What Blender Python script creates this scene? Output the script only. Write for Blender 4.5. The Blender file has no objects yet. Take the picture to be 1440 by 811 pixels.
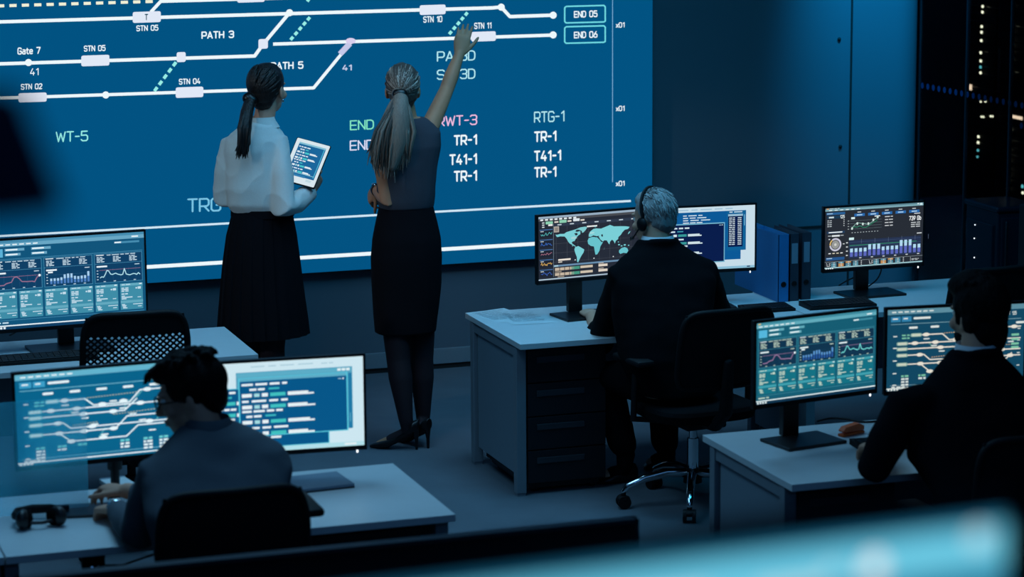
import bpy, bmesh, math, random
from mathutils import Vector, Matrix, noise
random.seed(7)
S = bpy.context.scene
C = S.collection
PI = math.pi
R_ = math.radians

# ------------------------------------------------------------------ camera model (photo frame 1440 x 811)
CAMH = 3.0
FPX, PITCH, YAW, ROLL = 3690.0, R_(10.196), R_(18.68), R_(-0.391)
FW = Vector((math.sin(YAW)*math.cos(PITCH), math.cos(YAW)*math.cos(PITCH), -math.sin(PITCH)))
RT0 = Vector((math.cos(YAW), -math.sin(YAW), 0)); UP0 = RT0.cross(FW)
RT = math.cos(ROLL)*RT0 + math.sin(ROLL)*UP0
UP = -math.sin(ROLL)*RT0 + math.cos(ROLL)*UP0
CAM = Vector((0, 0, CAMH))
def ray(px, py): return RT*(px-720) + UP*(405.5-py) + FW*FPX
def atz(px, py, z):
    d = ray(px, py); return CAM + d*((z-CAMH)/d.z)
def aty(px, py, Y):
    d = ray(px, py); return CAM + d*(Y/d.y)
def atx(px, py, X):
    d = ray(px, py); return CAM + d*(X/d.x)
def atd(px, py, d): return CAM + ray(px, py)*(d/FPX)

# ------------------------------------------------------------------ materials
def lin(c):
    out = []
    for v in c[:3]:
        v /= 255.0
        out.append(v/12.92 if v <= 0.04045 else ((v+0.055)/1.055)**2.4)
    return (*out, 1.0)
def mat(name, rgb, rough=0.5, metal=0.0, var=0.12, scale=30, bump=0.0, stretch=None, spec=0.5, trans=0.0):
    """procedural Principled material; rgb = sRGB albedo"""
    m = bpy.data.materials.new(name); m.use_nodes = True
    nt = m.node_tree; b = nt.nodes['Principled BSDF']
    tc = nt.nodes.new('ShaderNodeTexCoord'); mp = nt.nodes.new('ShaderNodeMapping')
    if stretch: mp.inputs['Scale'].default_value = stretch
    nt.links.new(tc.outputs['Object'], mp.inputs['Vector'])
    nz = nt.nodes.new('ShaderNodeTexNoise'); nz.inputs['Scale'].default_value = scale; nz.inputs['Detail'].default_value = 4
    nt.links.new(mp.outputs['Vector'], nz.inputs['Vector'])
    mix = nt.nodes.new('ShaderNodeMix'); mix.data_type = 'RGBA'
    l = lin(rgb)
    mix.inputs[6].default_value = (l[0]*(1-var), l[1]*(1-var), l[2]*(1-var), 1)
    mix.inputs[7].default_value = (min(1, l[0]*(1+var)), min(1, l[1]*(1+var)), min(1, l[2]*(1+var)), 1)
    nt.links.new(nz.outputs['Fac'], mix.inputs[0]); nt.links.new(mix.outputs[2], b.inputs['Base Color'])
    b.inputs['Roughness'].default_value = rough; b.inputs['Metallic'].default_value = metal
    b.inputs['Specular IOR Level'].default_value = spec
    b.inputs['Transmission Weight'].default_value = trans
    if bump:
        bp = nt.nodes.new('ShaderNodeBump'); bp.inputs['Strength'].default_value = bump; bp.inputs['Distance'].default_value = 0.01
        nt.links.new(nz.outputs['Fac'], bp.inputs['Height']); nt.links.new(bp.outputs['Normal'], b.inputs['Normal'])
    return m
def emis(name, rgb, strength=1.0):
    m = bpy.data.materials.new(name); m.use_nodes = True
    nt = m.node_tree; nt.nodes.clear()
    o = nt.nodes.new('ShaderNodeOutputMaterial'); e = nt.nodes.new('ShaderNodeEmission')
    e.inputs[0].default_value = lin(rgb); e.inputs[1].default_value = strength
    nt.links.new(e.outputs[0], o.inputs[0]); return m
def pixel_mat(name, strength=1.0, rough=0.4, spec=0.25):
    m = bpy.data.materials.new(name); m.use_nodes = True
    nt = m.node_tree; b = nt.nodes['Principled BSDF']
    a = nt.nodes.new('ShaderNodeAttribute'); a.attribute_name = 'Col'
    b.inputs['Base Color'].default_value = (0.004, 0.004, 0.005, 1); b.inputs['Roughness'].default_value = rough
    b.inputs['Specular IOR Level'].default_value = spec
    nt.links.new(a.outputs['Color'], b.inputs['Emission Color']); b.inputs['Emission Strength'].default_value = strength
    return m

M = {}
M['pixels'] = pixel_mat('display_pixels', 1.0)
M['led_wall'] = pixel_mat('led_wall_pixels', 1.0, 0.7, 0.05)
M['desktop'] = mat('white_laminate', (200, 204, 206), 0.42, var=0.05, scale=14)
M['deskmetal'] = mat('desk_grey_metal', (120, 128, 136), 0.45, var=0.05, spec=0.4)
M['deskpanel'] = mat('desk_side_panel', (120, 132, 142), 0.55, var=0.06, scale=60)
M['drawer'] = mat('charcoal_drawer', (24, 27, 32), 0.5, var=0.1, spec=0.3)
M['handle'] = mat('drawer_handle', (58, 62, 68), 0.35, metal=0.4, var=0.05)
M['blackplastic'] = mat('black_plastic', (16, 17, 20), 0.4, var=0.15, scale=60)
M['dullblack'] = mat('matte_black_plastic', (11, 12, 15), 0.6, var=0.15, scale=80, spec=0.25)
M['keys'] = mat('key_plastic', (22, 24, 28), 0.5, var=0.1)
M['chrome'] = mat('chrome', (210, 212, 215), 0.12, metal=1.0, var=0.03)
M['fabricblack'] = mat('black_chair_fabric', (9, 10, 13), 0.95, var=0.3, scale=400, bump=0.15, spec=0.1)
M['meshblack'] = mat('black_chair_mesh', (12, 13, 17), 0.7, var=0.2, scale=300, spec=0.2)
M['suit'] = mat('black_suit_wool', (9, 10, 14), 0.95, var=0.25, scale=250, bump=0.12, spec=0.08)
M['suit2'] = mat('navy_suit_wool', (11, 12, 18), 0.95, var=0.25, scale=250, bump=0.12, spec=0.08)
M['shirtblue'] = mat('slate_blue_cotton', (84, 92, 101), 0.9, var=0.12, scale=200, bump=0.1, spec=0.1)
M['blouse'] = mat('pale_cotton_blouse', (205, 208, 205), 0.85, var=0.06, scale=150, bump=0.08, spec=0.12)
M['collar'] = mat('white_shirt_collar', (215, 220, 225), 0.8, var=0.04, spec=0.1)
M['greytop'] = mat('dark_grey_jersey', (62, 64, 72), 0.92, var=0.15, scale=220, bump=0.1, spec=0.08)
M['skirt'] = mat('black_skirt_wool', (13, 12, 17), 0.92, var=0.25, scale=220, bump=0.12, spec=0.1)
M['tights'] = mat('dark_sheer_tights', (44, 33, 37), 0.7, var=0.15, scale=120, spec=0.15)
M['shoe'] = mat('black_leather', (10, 10, 12), 0.35, var=0.15, spec=0.4)
M['skin'] = mat('skin', (196, 146, 122), 0.55, var=0.07, scale=40, spec=0.3)
M['skin2'] = mat('tanned_skin', (176, 122, 92), 0.55, var=0.07, scale=40, spec=0.3)
M['hairdark'] = mat('dark_brown_hair', (26, 19, 18), 0.42, var=0.5, scale=60, bump=0.5, stretch=(3, 3, 0.35), spec=0.4)
M['hairblack'] = mat('black_hair', (11, 10, 12), 0.7, var=0.4, scale=70, bump=0.5, stretch=(3, 1, 1), spec=0.1)
M['hairgrey'] = mat('grey_hair', (150, 152, 152), 0.6, var=0.35, scale=90, bump=0.5, stretch=(2.5, 2.5, 0.6), spec=0.2)
M['hairblond2'] = mat('dark_ash_hair', (74, 66, 60), 0.5, var=0.4, scale=70, bump=0.4, stretch=(4, 4, 0.25), spec=0.3)
M['hairblond3'] = mat('pale_ash_hair', (178, 168, 156), 0.5, var=0.3, scale=70, bump=0.4, stretch=(4, 4, 0.25), spec=0.3)
M['hairblond'] = mat('ash_blond_hair', (120, 110, 100), 0.5, var=0.45, scale=70, bump=0.4, stretch=(4, 4, 0.25), spec=0.3)
M['eye'] = mat('eye_white', (225, 225, 222), 0.2, var=0.03)
M['lips'] = mat('lips', (150, 86, 80), 0.5, var=0.08)
M['glassframe'] = mat('black_acetate', (12, 12, 13), 0.3, var=0.1)
M['paper'] = mat('paper', (205, 210, 212), 0.8, var=0.04, scale=20)
M['print'] = mat('printed_text', (140, 148, 155), 0.8, var=0.1)
M['binderblue'] = mat('blue_binder_board', (24, 112, 168), 0.55, var=0.1, scale=120)
M['binderdark'] = mat('dark_binder_board', (38, 46, 60), 0.6, var=0.1, scale=120)
M['binderlabel'] = mat('binder_label', (120, 135, 150), 0.7, var=0.06)
M['pages'] = mat('paper_pages', (190, 195, 198), 0.8, var=0.1, scale=200, stretch=(8, 1, 1))
M['floor'] = mat('dark_carpet', (92, 98, 106), 0.8, var=0.16, scale=5, spec=0.2)
M['wall'] = mat('painted_wall_panel', (86, 96, 106), 0.6, var=0.04, scale=2, spec=0.2)
M['wallside'] = mat('side_wall_paint', (45, 52, 60), 0.8, var=0.05, scale=3, spec=0.1)
M['ceiling'] = mat('ceiling_paint', (24, 27, 32), 0.9, var=0.06, scale=3, spec=0.05)
M['seam'] = mat('panel_seam_black', (6, 8, 10), 0.8, var=0.1)
M['skirting'] = mat('skirting_paint', (110, 118, 126), 0.55, var=0.04, scale=4)
M['partition'] = mat('dark_partition_fabric', (10, 12, 18), 0.9, var=0.2, scale=150, spec=0.08)
M['partedge'] = mat('partition_edge_metal', (40, 45, 55), 0.45, metal=0.4, var=0.05)
M['orange'] = mat('orange_plastic', (235, 96, 36), 0.5, var=0.06)
M['mullion'] = mat('anodised_mullion', (46, 50, 57), 0.4, metal=0.7, var=0.05)
M['tower'] = mat('night_tower_facade', (10, 14, 26), 0.9, var=0.1, scale=0.4, spec=0.05)
M['towerblue'] = mat('night_tower_pale_facade', (18, 34, 62), 0.9, var=0.08, scale=0.3, spec=0.05)
M['rack'] = mat('dark_gloss_cabinet', (9, 11, 16), 0.3, var=0.1, scale=8)
M['rackgloss'] = mat('dark_gloss_laminate', (20, 26, 38), 0.25, var=0.1, scale=8)
M['rackunit'] = mat('rack_unit_front', (7, 9, 14), 0.6, var=0.3, scale=40, spec=0.1)
M['sticker'] = mat('blue_glass_sticker', (14, 56, 96), 0.8, var=0.1, spec=0.1)
M['lampshade'] = mat('black_lamp_shade', (16, 20, 36), 0.9, var=0.2, scale=50, spec=0.05)
M['ledwhite'] = emis('white_led', (240, 248, 255), 2.0)
M['ledwarm'] = emis('lit_window_warm_white', (245, 250, 215), 1.3)
M['ledteal'] = emis('lit_window_teal', (90, 190, 200), 0.9)
M['ledamber'] = emis('lit_window_amber', (232, 208, 178), 1.0)
M['ledblue'] = emis('blue_lamp', (8, 44, 84), 1.0)
g = mat('window_glass', (255, 255, 255), 0.0, var=0.0, trans=1.0, spec=0.5)
g.node_tree.nodes['Principled BSDF'].inputs['IOR'].default_value = 1.02
M['glass'] = g
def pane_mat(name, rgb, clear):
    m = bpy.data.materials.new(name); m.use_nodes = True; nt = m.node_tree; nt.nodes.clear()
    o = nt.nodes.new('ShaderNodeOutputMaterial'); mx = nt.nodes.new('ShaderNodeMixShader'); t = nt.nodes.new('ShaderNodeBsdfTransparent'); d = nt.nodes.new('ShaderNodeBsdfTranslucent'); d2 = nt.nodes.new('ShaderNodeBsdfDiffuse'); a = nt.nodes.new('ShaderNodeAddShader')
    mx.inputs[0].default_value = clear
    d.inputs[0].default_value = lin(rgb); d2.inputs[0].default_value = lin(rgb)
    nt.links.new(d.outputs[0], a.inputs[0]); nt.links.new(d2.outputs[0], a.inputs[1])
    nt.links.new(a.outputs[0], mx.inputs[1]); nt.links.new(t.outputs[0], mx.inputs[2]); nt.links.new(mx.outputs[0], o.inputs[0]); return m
M['reflection_haze'] = pane_mat('teal_reflection_haze', (90, 190, 205), .72)  # diffuse teal carries the haze of a reflection in glass

# ------------------------------------------------------------------ object helpers
def link(o, parent=None):
    C.objects.link(o)
    if parent: o.parent = parent
    return o
def obj_from(name, me, m, parent=None, label=None):
    o = bpy.data.objects.new(name, me); me.name = name
    ms = m if isinstance(m, (list, tuple)) else [m]
    for k in ms:
        if k: me.materials.append(k)
    link(o, parent)
    if label: o['label'] = label
    return o
def thing(name, label, cat, loc=(0, 0, 0), rz=0.0, group=None):
    o = bpy.data.objects.new(name, None); C.objects.link(o)
    o.empty_display_size = 0.1
    o.location = loc; o.rotation_euler = (0, 0, rz); tag(o, label, cat, group); return o
def tag(o, label, cat, group=None, kind=None):
    o['label'] = label; o['category'] = cat
    if group: o['group'] = group
    if kind: o['kind'] = kind
    return o

class MB:
    def __init__(self): self.bm = bmesh.new()
    def add(self, verts, faces, mi=0):
        vs = [self.bm.verts.new(v) for v in verts]
        for f in faces:
            try:
                fc = self.bm.faces.new([vs[i] for i in f]); fc.material_index = mi
            except ValueError: pass
        return vs
    def box(self, c, s, rot=None, mi=0, bev=0.0):
        b = bmesh.new(); bmesh.ops.create_cube(b, size=1)
        bmesh.ops.scale(b, vec=s, verts=b.verts)
        if bev: bmesh.ops.bevel(b, geom=b.edges[:], offset=bev, segments=2, affect='EDGES', profile=0.5)
        if rot is not None: bmesh.ops.rotate(b, matrix=rot, verts=b.verts)
        bmesh.ops.translate(b, vec=c, verts=b.verts)
        b.verts.index_update()
        self.add([v.co.copy() for v in b.verts], [[v.index for v in f.verts] for f in b.faces], mi); b.free()
        return self
    def box2(self, lo, hi, mi=0, bev=0.0):
        lo, hi = Vector(lo), Vector(hi)
        return self.box((lo+hi)/2, hi-lo, None, mi, bev)
    def loft(self, rings, mi=0, cap=True):
        n = len(rings[0]); vs = [p for r in rings for p in r]; fs = []
        for i in range(len(rings)-1):
            for j in range(n):
                k = (j+1) % n
                fs.append((i*n+j, i*n+k, (i+1)*n+k, (i+1)*n+j))
        if cap:
            fs.append(tuple(range(n-1, -1, -1))); fs.append(tuple((len(rings)-1)*n+j for j in range(n)))
        self.add(vs, fs, mi); return self
    def limb(self, pts, rad, n=14, flat=1.0, ref=None, mi=0, capr=True):
        """round tube through pts with a radius per point, hemispherical ends"""
        pts = [Vector(p) for p in pts]
        if not isinstance(rad, (list, tuple)): rad = [rad]*len(pts)
        rings = []; prev = None
        def frame(t, prev):
            if prev is None:
                a = Vector(ref) if ref is not None else (Vector((0, 0, 1)) if abs(t.z) < 0.9 else Vector((1, 0, 0)))
                u = (a - t*a.dot(t)).normalized()
            else:
                u = (prev - t*prev.dot(t)).normalized()
            return u
        N = len(pts)
        for i, p in enumerate(pts):
            if i == 0: t = (pts[1]-p)
            elif i == N-1: t = (p-pts[i-1])
            else: t = (pts[i+1]-p).normalized() + (p-pts[i-1]).normalized()
            t = t.normalized() if t.length > 1e-9 else Vector((0, 0, 1))
            u = frame(t, prev); prev = u; w = t.cross(u)
            def rg(c, r): return [c + u*(r*flat*math.cos(a)) + w*(r*math.sin(a)) for a in [2*PI*j/n for j in range(n)]]
            r = rad[i]
            if i == 0 and capr:
                for k in (0.15, 0.55, 0.85): rings.append(rg(p - t*r*math.sqrt(1-k*k)*min(1, flat), r*k))
            rings.append(rg(p, r))
            if i == N-1 and capr:
                for k in (0.85, 0.55, 0.15): rings.append(rg(p + t*r*math.sqrt(1-k*k)*min(1, flat), r*k))
        return self.loft(rings, mi)
    def ell(self, c, r, rot=None, n=20, m=12, mi=0):
        c = Vector(c); rings = []
        for i in range(1, m):
            a = PI*i/m
            ring = []
            for j in range(n):
                b = 2*PI*j/n
                v = Vector((r[0]*math.sin(a)*math.cos(b), r[1]*math.sin(a)*math.sin(b), -r[2]*math.cos(a)))
                if rot is not None: v = rot @ v
                ring.append(c+v)
            rings.append(ring)
        return self.loft(rings, mi)
    def prism(self, poly, axis, a, b, mi=0):
        """poly 2-D extruded along axis ('x': (y,z), 'y': (x,z), 'z': (x,y))"""
        def P(p, t):
            return {'x': (t, p[0], p[1]), 'y': (p[0], t, p[1]), 'z': (p[0], p[1], t)}[axis]
        n = len(poly); vs = [P(p, a) for p in poly] + [P(p, b) for p in poly]
        fs = [tuple(range(n)), tuple(range(2*n-1, n-1, -1))] + [(j, (j+1) % n, n+(j+1) % n, n+j) for j in range(n)]
        self.add(vs, fs, mi); return self
    def mesh(self, smooth=False):
        bmesh.ops.recalc_face_normals(self.bm, faces=self.bm.faces[:])
        me = bpy.data.meshes.new('m'); self.bm.to_mesh(me); self.bm.free()
        if smooth:
            me.polygons.foreach_set('use_smooth', [True]*len(me.polygons))
        return me
    def build(self, name, m, parent=None, smooth=False, label=None):
        o = obj_from(name, self.mesh(smooth), m, parent, label)
        if smooth and smooth != 'all':
            try: o.data.set_sharp_from_angle(angle=R_(40))
            except Exception: pass
        return o
    def fuse(self, name, m, parent=None, voxel=0.006, smooth=6, disp=None, label=None):
        """union of all the pieces as ONE continuous surface"""
        me = self.mesh(); t = bpy.data.objects.new('t', me); C.objects.link(t)
        r = t.modifiers.new('r', 'REMESH'); r.mode = 'VOXEL'; r.voxel_size = voxel
        if smooth:
            s = t.modifiers.new('s', 'SMOOTH'); s.factor = 0.5; s.iterations = smooth
        dg = bpy.context.evaluated_depsgraph_get()
        out = bpy.data.meshes.new_from_object(t.evaluated_get(dg))
        bpy.data.objects.remove(t); bpy.data.meshes.remove(me)
        if disp:
            ns = [v.normal.copy() for v in out.vertices]
            for v, nn in zip(out.vertices, ns): v.co += nn*disp(v.co)
        out.polygons.foreach_set('use_smooth', [True]*len(out.polygons))
        out.materials.clear()
        return obj_from(name, out, m, parent, label)

def copy_tree(o, parent=None):
    c = o.copy(); C.objects.link(c); c.parent = parent
    for ch in list(o.children): copy_tree(ch, c)
    return c
def ring(c, rx, ry, rot=0.0, n=24, p=2.0, tilt=0.0):
    out = []; c = Vector(c)
    for j in range(n):
        a = 2*PI*j/n; ca, sa = math.cos(a), math.sin(a)
        x = rx*math.copysign(abs(ca)**(2/p), ca); y = ry*math.copysign(abs(sa)**(2/p), sa)
        v = Vector((x, y*math.cos(tilt), y*math.sin(tilt)))
        out.append(c + Matrix.Rotation(rot, 3, 'Z') @ v)
    return out

# ------------------------------------------------------------------ flat graphics for displays
O_ = [(.8, 0), (3.2, 0), (4, .8), (4, 5.2), (3.2, 6), (.8, 6), (0, 5.2), (0, .8), (.8, 0)]
P_ = [(0, 0), (0, 6), (3.2, 6), (4, 5.2), (4, 3.2), (3.2, 2.4), (0, 2.4)]
GLYPH = {'0': (4, [O_]), 'O': (4, [O_]), '1': (2.6, [[(.6, 4.7), (2.3, 6), (2.3, 0)]]), '2': (4, [[(0, 5), (.8, 6), (3.2, 6), (4, 5.2), (4, 3.9), (0, 0), (4, 0)]]),
 '3': (4, [[(0, 5.3), (.8, 6), (3.2, 6), (4, 5.2), (4, 3.8), (3.2, 3.1), (1.4, 3.1)], [(3.2, 3.1), (4, 2.4), (4, .8), (3.2, 0), (.8, 0), (0, .8)]]),
 '4': (4, [[(2.2, 6), (0, 1.6), (4, 1.6)], [(3, 3), (3, 0)]]), '5': (4, [[(3.8, 6), (.3, 6), (.1, 3.5), (3.2, 3.6), (4, 2.8), (4, .8), (3.2, 0), (.8, 0), (0, .8)]]),
 '6': (4, [[(3, 6), (.4, 3), (0, 2), (0, .8), (.8, 0), (3.2, 0), (4, .8), (4, 2.6), (3.2, 3.4), (.6, 3.4)]]), '7': (4, [[(0, 6), (4, 6), (1.4, 0)]]),
 '9': (4, [[(1, 0), (3.6, 3), (4, 4), (4, 5.2), (3.2, 6), (.8, 6), (0, 5.2), (0, 3.4), (.8, 2.6), (3.4, 2.6)]]),
 'A': (4.2, [[(0, 0), (2.1, 6), (4.2, 0)], [(.7, 1.7), (3.5, 1.7)]]), 'C': (4, [[(4, 5), (3.2, 6), (.8, 6), (0, 5.2), (0, .8), (.8, 0), (3.2, 0), (4, 1)]]),
 'D': (4, [[(0, 0), (2.5, 0), (3.6, .6), (4, 1.8), (4, 4.2), (3.6, 5.4), (2.5, 6), (0, 6), (0, 0)]]), 'E': (3.8, [[(3.8, 6), (0, 6), (0, 0), (3.8, 0)], [(0, 3), (3.4, 3)]]),
 'G': (4, [[(4, 5), (3.2, 6), (.8, 6), (0, 5.2), (0, .8), (.8, 0), (3.2, 0), (4, .8), (4, 2.8), (2.2, 2.8)]]), 'H': (4, [[(0, 0), (0, 6)], [(4, 0), (4, 6)], [(0, 3), (4, 3)]]),
 'N': (4, [[(0, 0), (0, 6), (4, 0), (4, 6)]]), 'P': (4, [P_]), 'R': (4, [P_, [(2, 2.4), (4, 0)]]), 'T': (4, [[(0, 6), (4, 6)], [(2, 6), (2, 0)]]),
 'S': (4, [[(4, 5.2), (3.2, 6), (.8, 6), (0, 5.2), (0, 3.8), (.8, 3.1), (3.2, 2.9), (4, 2.2), (4, .8), (3.2, 0), (.8, 0), (0, .8)]]), 'U': (4, [[(0, 6), (0, .8), (.8, 0), (3.2, 0), (4, .8), (4, 6)]]),
 'W': (5.6, [[(0, 6), (1.3, 0), (2.8, 5), (4.3, 0), (5.6, 6)]]), 'x': (3, [[(0, 0), (3, 4)], [(0, 4), (3, 0)]]), 'a': (3.2, [[(.5, 4), (2.6, 4), (3.2, 3.4), (3.2, 0), (.8, 0), (0, .6), (0, 1.7), (.8, 2.3), (3.2, 2.3)]]),
 't': (2.6, [[(1, 5.4), (1, .7), (1.6, 0), (2.6, 0)], [(0, 4), (2.5, 4)]]), 'e': (3.2, [[(3.2, .4), (2.6, 0), (.8, 0), (0, .8), (0, 3.2), (.8, 4), (2.5, 4), (3.2, 3.3), (3.2, 2), (0, 2)]]),
 'b': (3.4, [[(0, 6), (0, 0), (2.6, 0), (3.4, .8), (3.4, 3.2), (2.6, 4), (0, 4)]]), '-': (2.6, [[(.1, 2.9), (2.5, 2.9)]]), ' ': (2.4, [])}

class G:
    """flat graphics: f maps design (x,y) to a plane (X,Z); each layer sits a hair in front of the one below"""
    def __init__(self, f, dz=0.0004):
        self.bm = bmesh.new(); self.L = self.bm.loops.layers.float_color.new('Col'); self.f = f; self.dz = dz
    def poly(self, pts, col, layer=0):
        y = -layer*self.dz
        vs = []
        for p in pts:
            X, Z = self.f(*p); vs.append(self.bm.verts.new((X, y, Z)))
        try: fc = self.bm.faces.new(vs)
        except ValueError: return
        c = lin(col)
        for l in fc.loops: l[self.L] = c
    def rect(self, x, y, w, h, col, layer=1): self.poly([(x, y), (x+w, y), (x+w, y+h), (x, y+h)], col, layer)
    def rrect(self, x, y, w, h, r, col, layer=1):
        pts = []
        for cx, cy, a0 in ((x+w-r, y+r, -90), (x+w-r, y+h-r, 0), (x+r, y+h-r, 90), (x+r, y+r, 180)):
            for k in range(5):
                a = R_(a0+k*22.5); pts.append((cx+r*math.cos(a), cy+r*math.sin(a)))
        self.poly(pts, col, layer)
    def circ(self, x, y, r, col, layer=1, ry=None, n=20):
        ry = ry or r
        self.poly([(x+r*math.cos(2*PI*k/n), y+ry*math.sin(2*PI*k/n)) for k in range(n)], col, layer)
    def line(self, pts, w, col, layer=1, closed=False):
        pts = list(pts)
        if closed: pts.append(pts[0])
        for (x0, y0), (x1, y1) in zip(pts, pts[1:]):
            dx, dy = x1-x0, y1-y0; l = math.hypot(dx, dy)
            if l < 1e-9: continue
            nx, ny = -dy/l*w/2, dx/l*w/2
            self.poly([(x0+nx, y0+ny), (x1+nx, y1+ny), (x1-nx, y1-ny), (x0-nx, y0-ny)], col, layer)
        for i in range(1, len(pts)-1): self.circ(pts[i][0], pts[i][1], w/2, col, layer, n=10)
    def dash(self, p0, p1, n, duty, w, col, layer=1):
        for k in range(n):
            a, b = k/n, (k+duty)/n
            self.line([(p0[0]+(p1[0]-p0[0])*t, p0[1]+(p1[1]-p0[1])*t) for t in (a, b)], w, col, layer)
    def ringline(self, x, y, r, w, a0, a1, col, layer=1):
        n = 28
        self.line([(x+r*math.cos(a0+(a1-a0)*k/n), y+r*math.sin(a0+(a1-a0)*k/n)) for k in range(n+1)], w, col, layer)
    def frame(self, x, y, w, h, t, col, layer=1):
        self.rect(x, y, w, t, col, layer); self.rect(x, y+h-t, w, t, col, layer)
        self.rect(x, y, t, h, col, layer); self.rect(x+w-t, y, t, h, col, layer)
    def text(self, s, cx, cy, w, h, col, layer=3, bold=True, slope=0.0):
        st = 1.25 if bold else .82; gap = st*.55+.75; tw = st
        for ch in s: tw += GLYPH[ch][0]+gap
        tw -= gap; sx, sy = w/tw, h/(6+st); u = st/2; x0, y0 = cx-w/2, cy+h/2
        for ch in s:
            for pl in GLYPH[ch][1]:
                Q = [(u+q[0], q[1]+st/2) for q in pl]
                f0 = self.f
                self.f = lambda a, b: f0(x0+a*sx, y0-b*sy+slope*((a-tw/2)*sx))
                self.line(Q, st, col, layer)
                for e in (Q[0], Q[-1]): self.circ(e[0], e[1], st*.46, col, layer, n=8)
                self.f = f0
            u += GLYPH[ch][0]+gap
    def words(self, x, y, w, h, col, layer=2, n=3):
        """a row too small to read: short dashes"""
        ws = [random.uniform(0.5, 1.5) for _ in range(n)]; t = sum(ws)+0.25*(n-1); u = x
        for k in ws:
            self.rect(u, y, w*k/t, h, col, layer); u += w*(k+0.25)/t
    def build(self, name, m, parent, label=None):
        for fc in self.bm.faces:
            fc.normal_update()
            if fc.normal.y > 0: fc.normal_flip()
        me = bpy.data.meshes.new(name); self.bm.to_mesh(me); self.bm.free()
        return obj_from(name, me, m, parent, label)

# ------------------------------------------------------------------ the contents of the monitor displays (1600 x 900 design units)
def bars(g, x, y, w, h, n, top, bot, lo, hi, layer=3, hs=None):
    for k in range(n):
        f = hs[k % len(hs)] if hs else random.uniform(lo, hi)
        bh = h*f; bx = x + w*k/n
        g.rect(bx, y+h-bh*0.55, w/n*0.62, bh*0.55, bot, layer)
        g.rect(bx, y+h-bh, w/n*0.62, bh*0.45, top, layer)
def chart(g, x, y, w, h, vals, col, lw, layer=4):
    g.line([(x+w*k/(len(vals)-1), y+h*(1-v)) for k, v in enumerate(vals)], lw, col, layer)
WAVE = [.2, .3, .25, .5, .85, .8, .5, .45, .5, .55, .45, .4, .35, .4, .92, .4, .35, .3, .35, .4, .38, .3, .45, .3]
HUMP = [.15, .15, .15, .3, .35, .4, .8, .85, .7, .4, .38, .36, .36, .36, .3, .7, .85]
BARH = [.5, .5, .5, .55, .8, .85, .85, .6, .55, .58, .6, .95]
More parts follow.
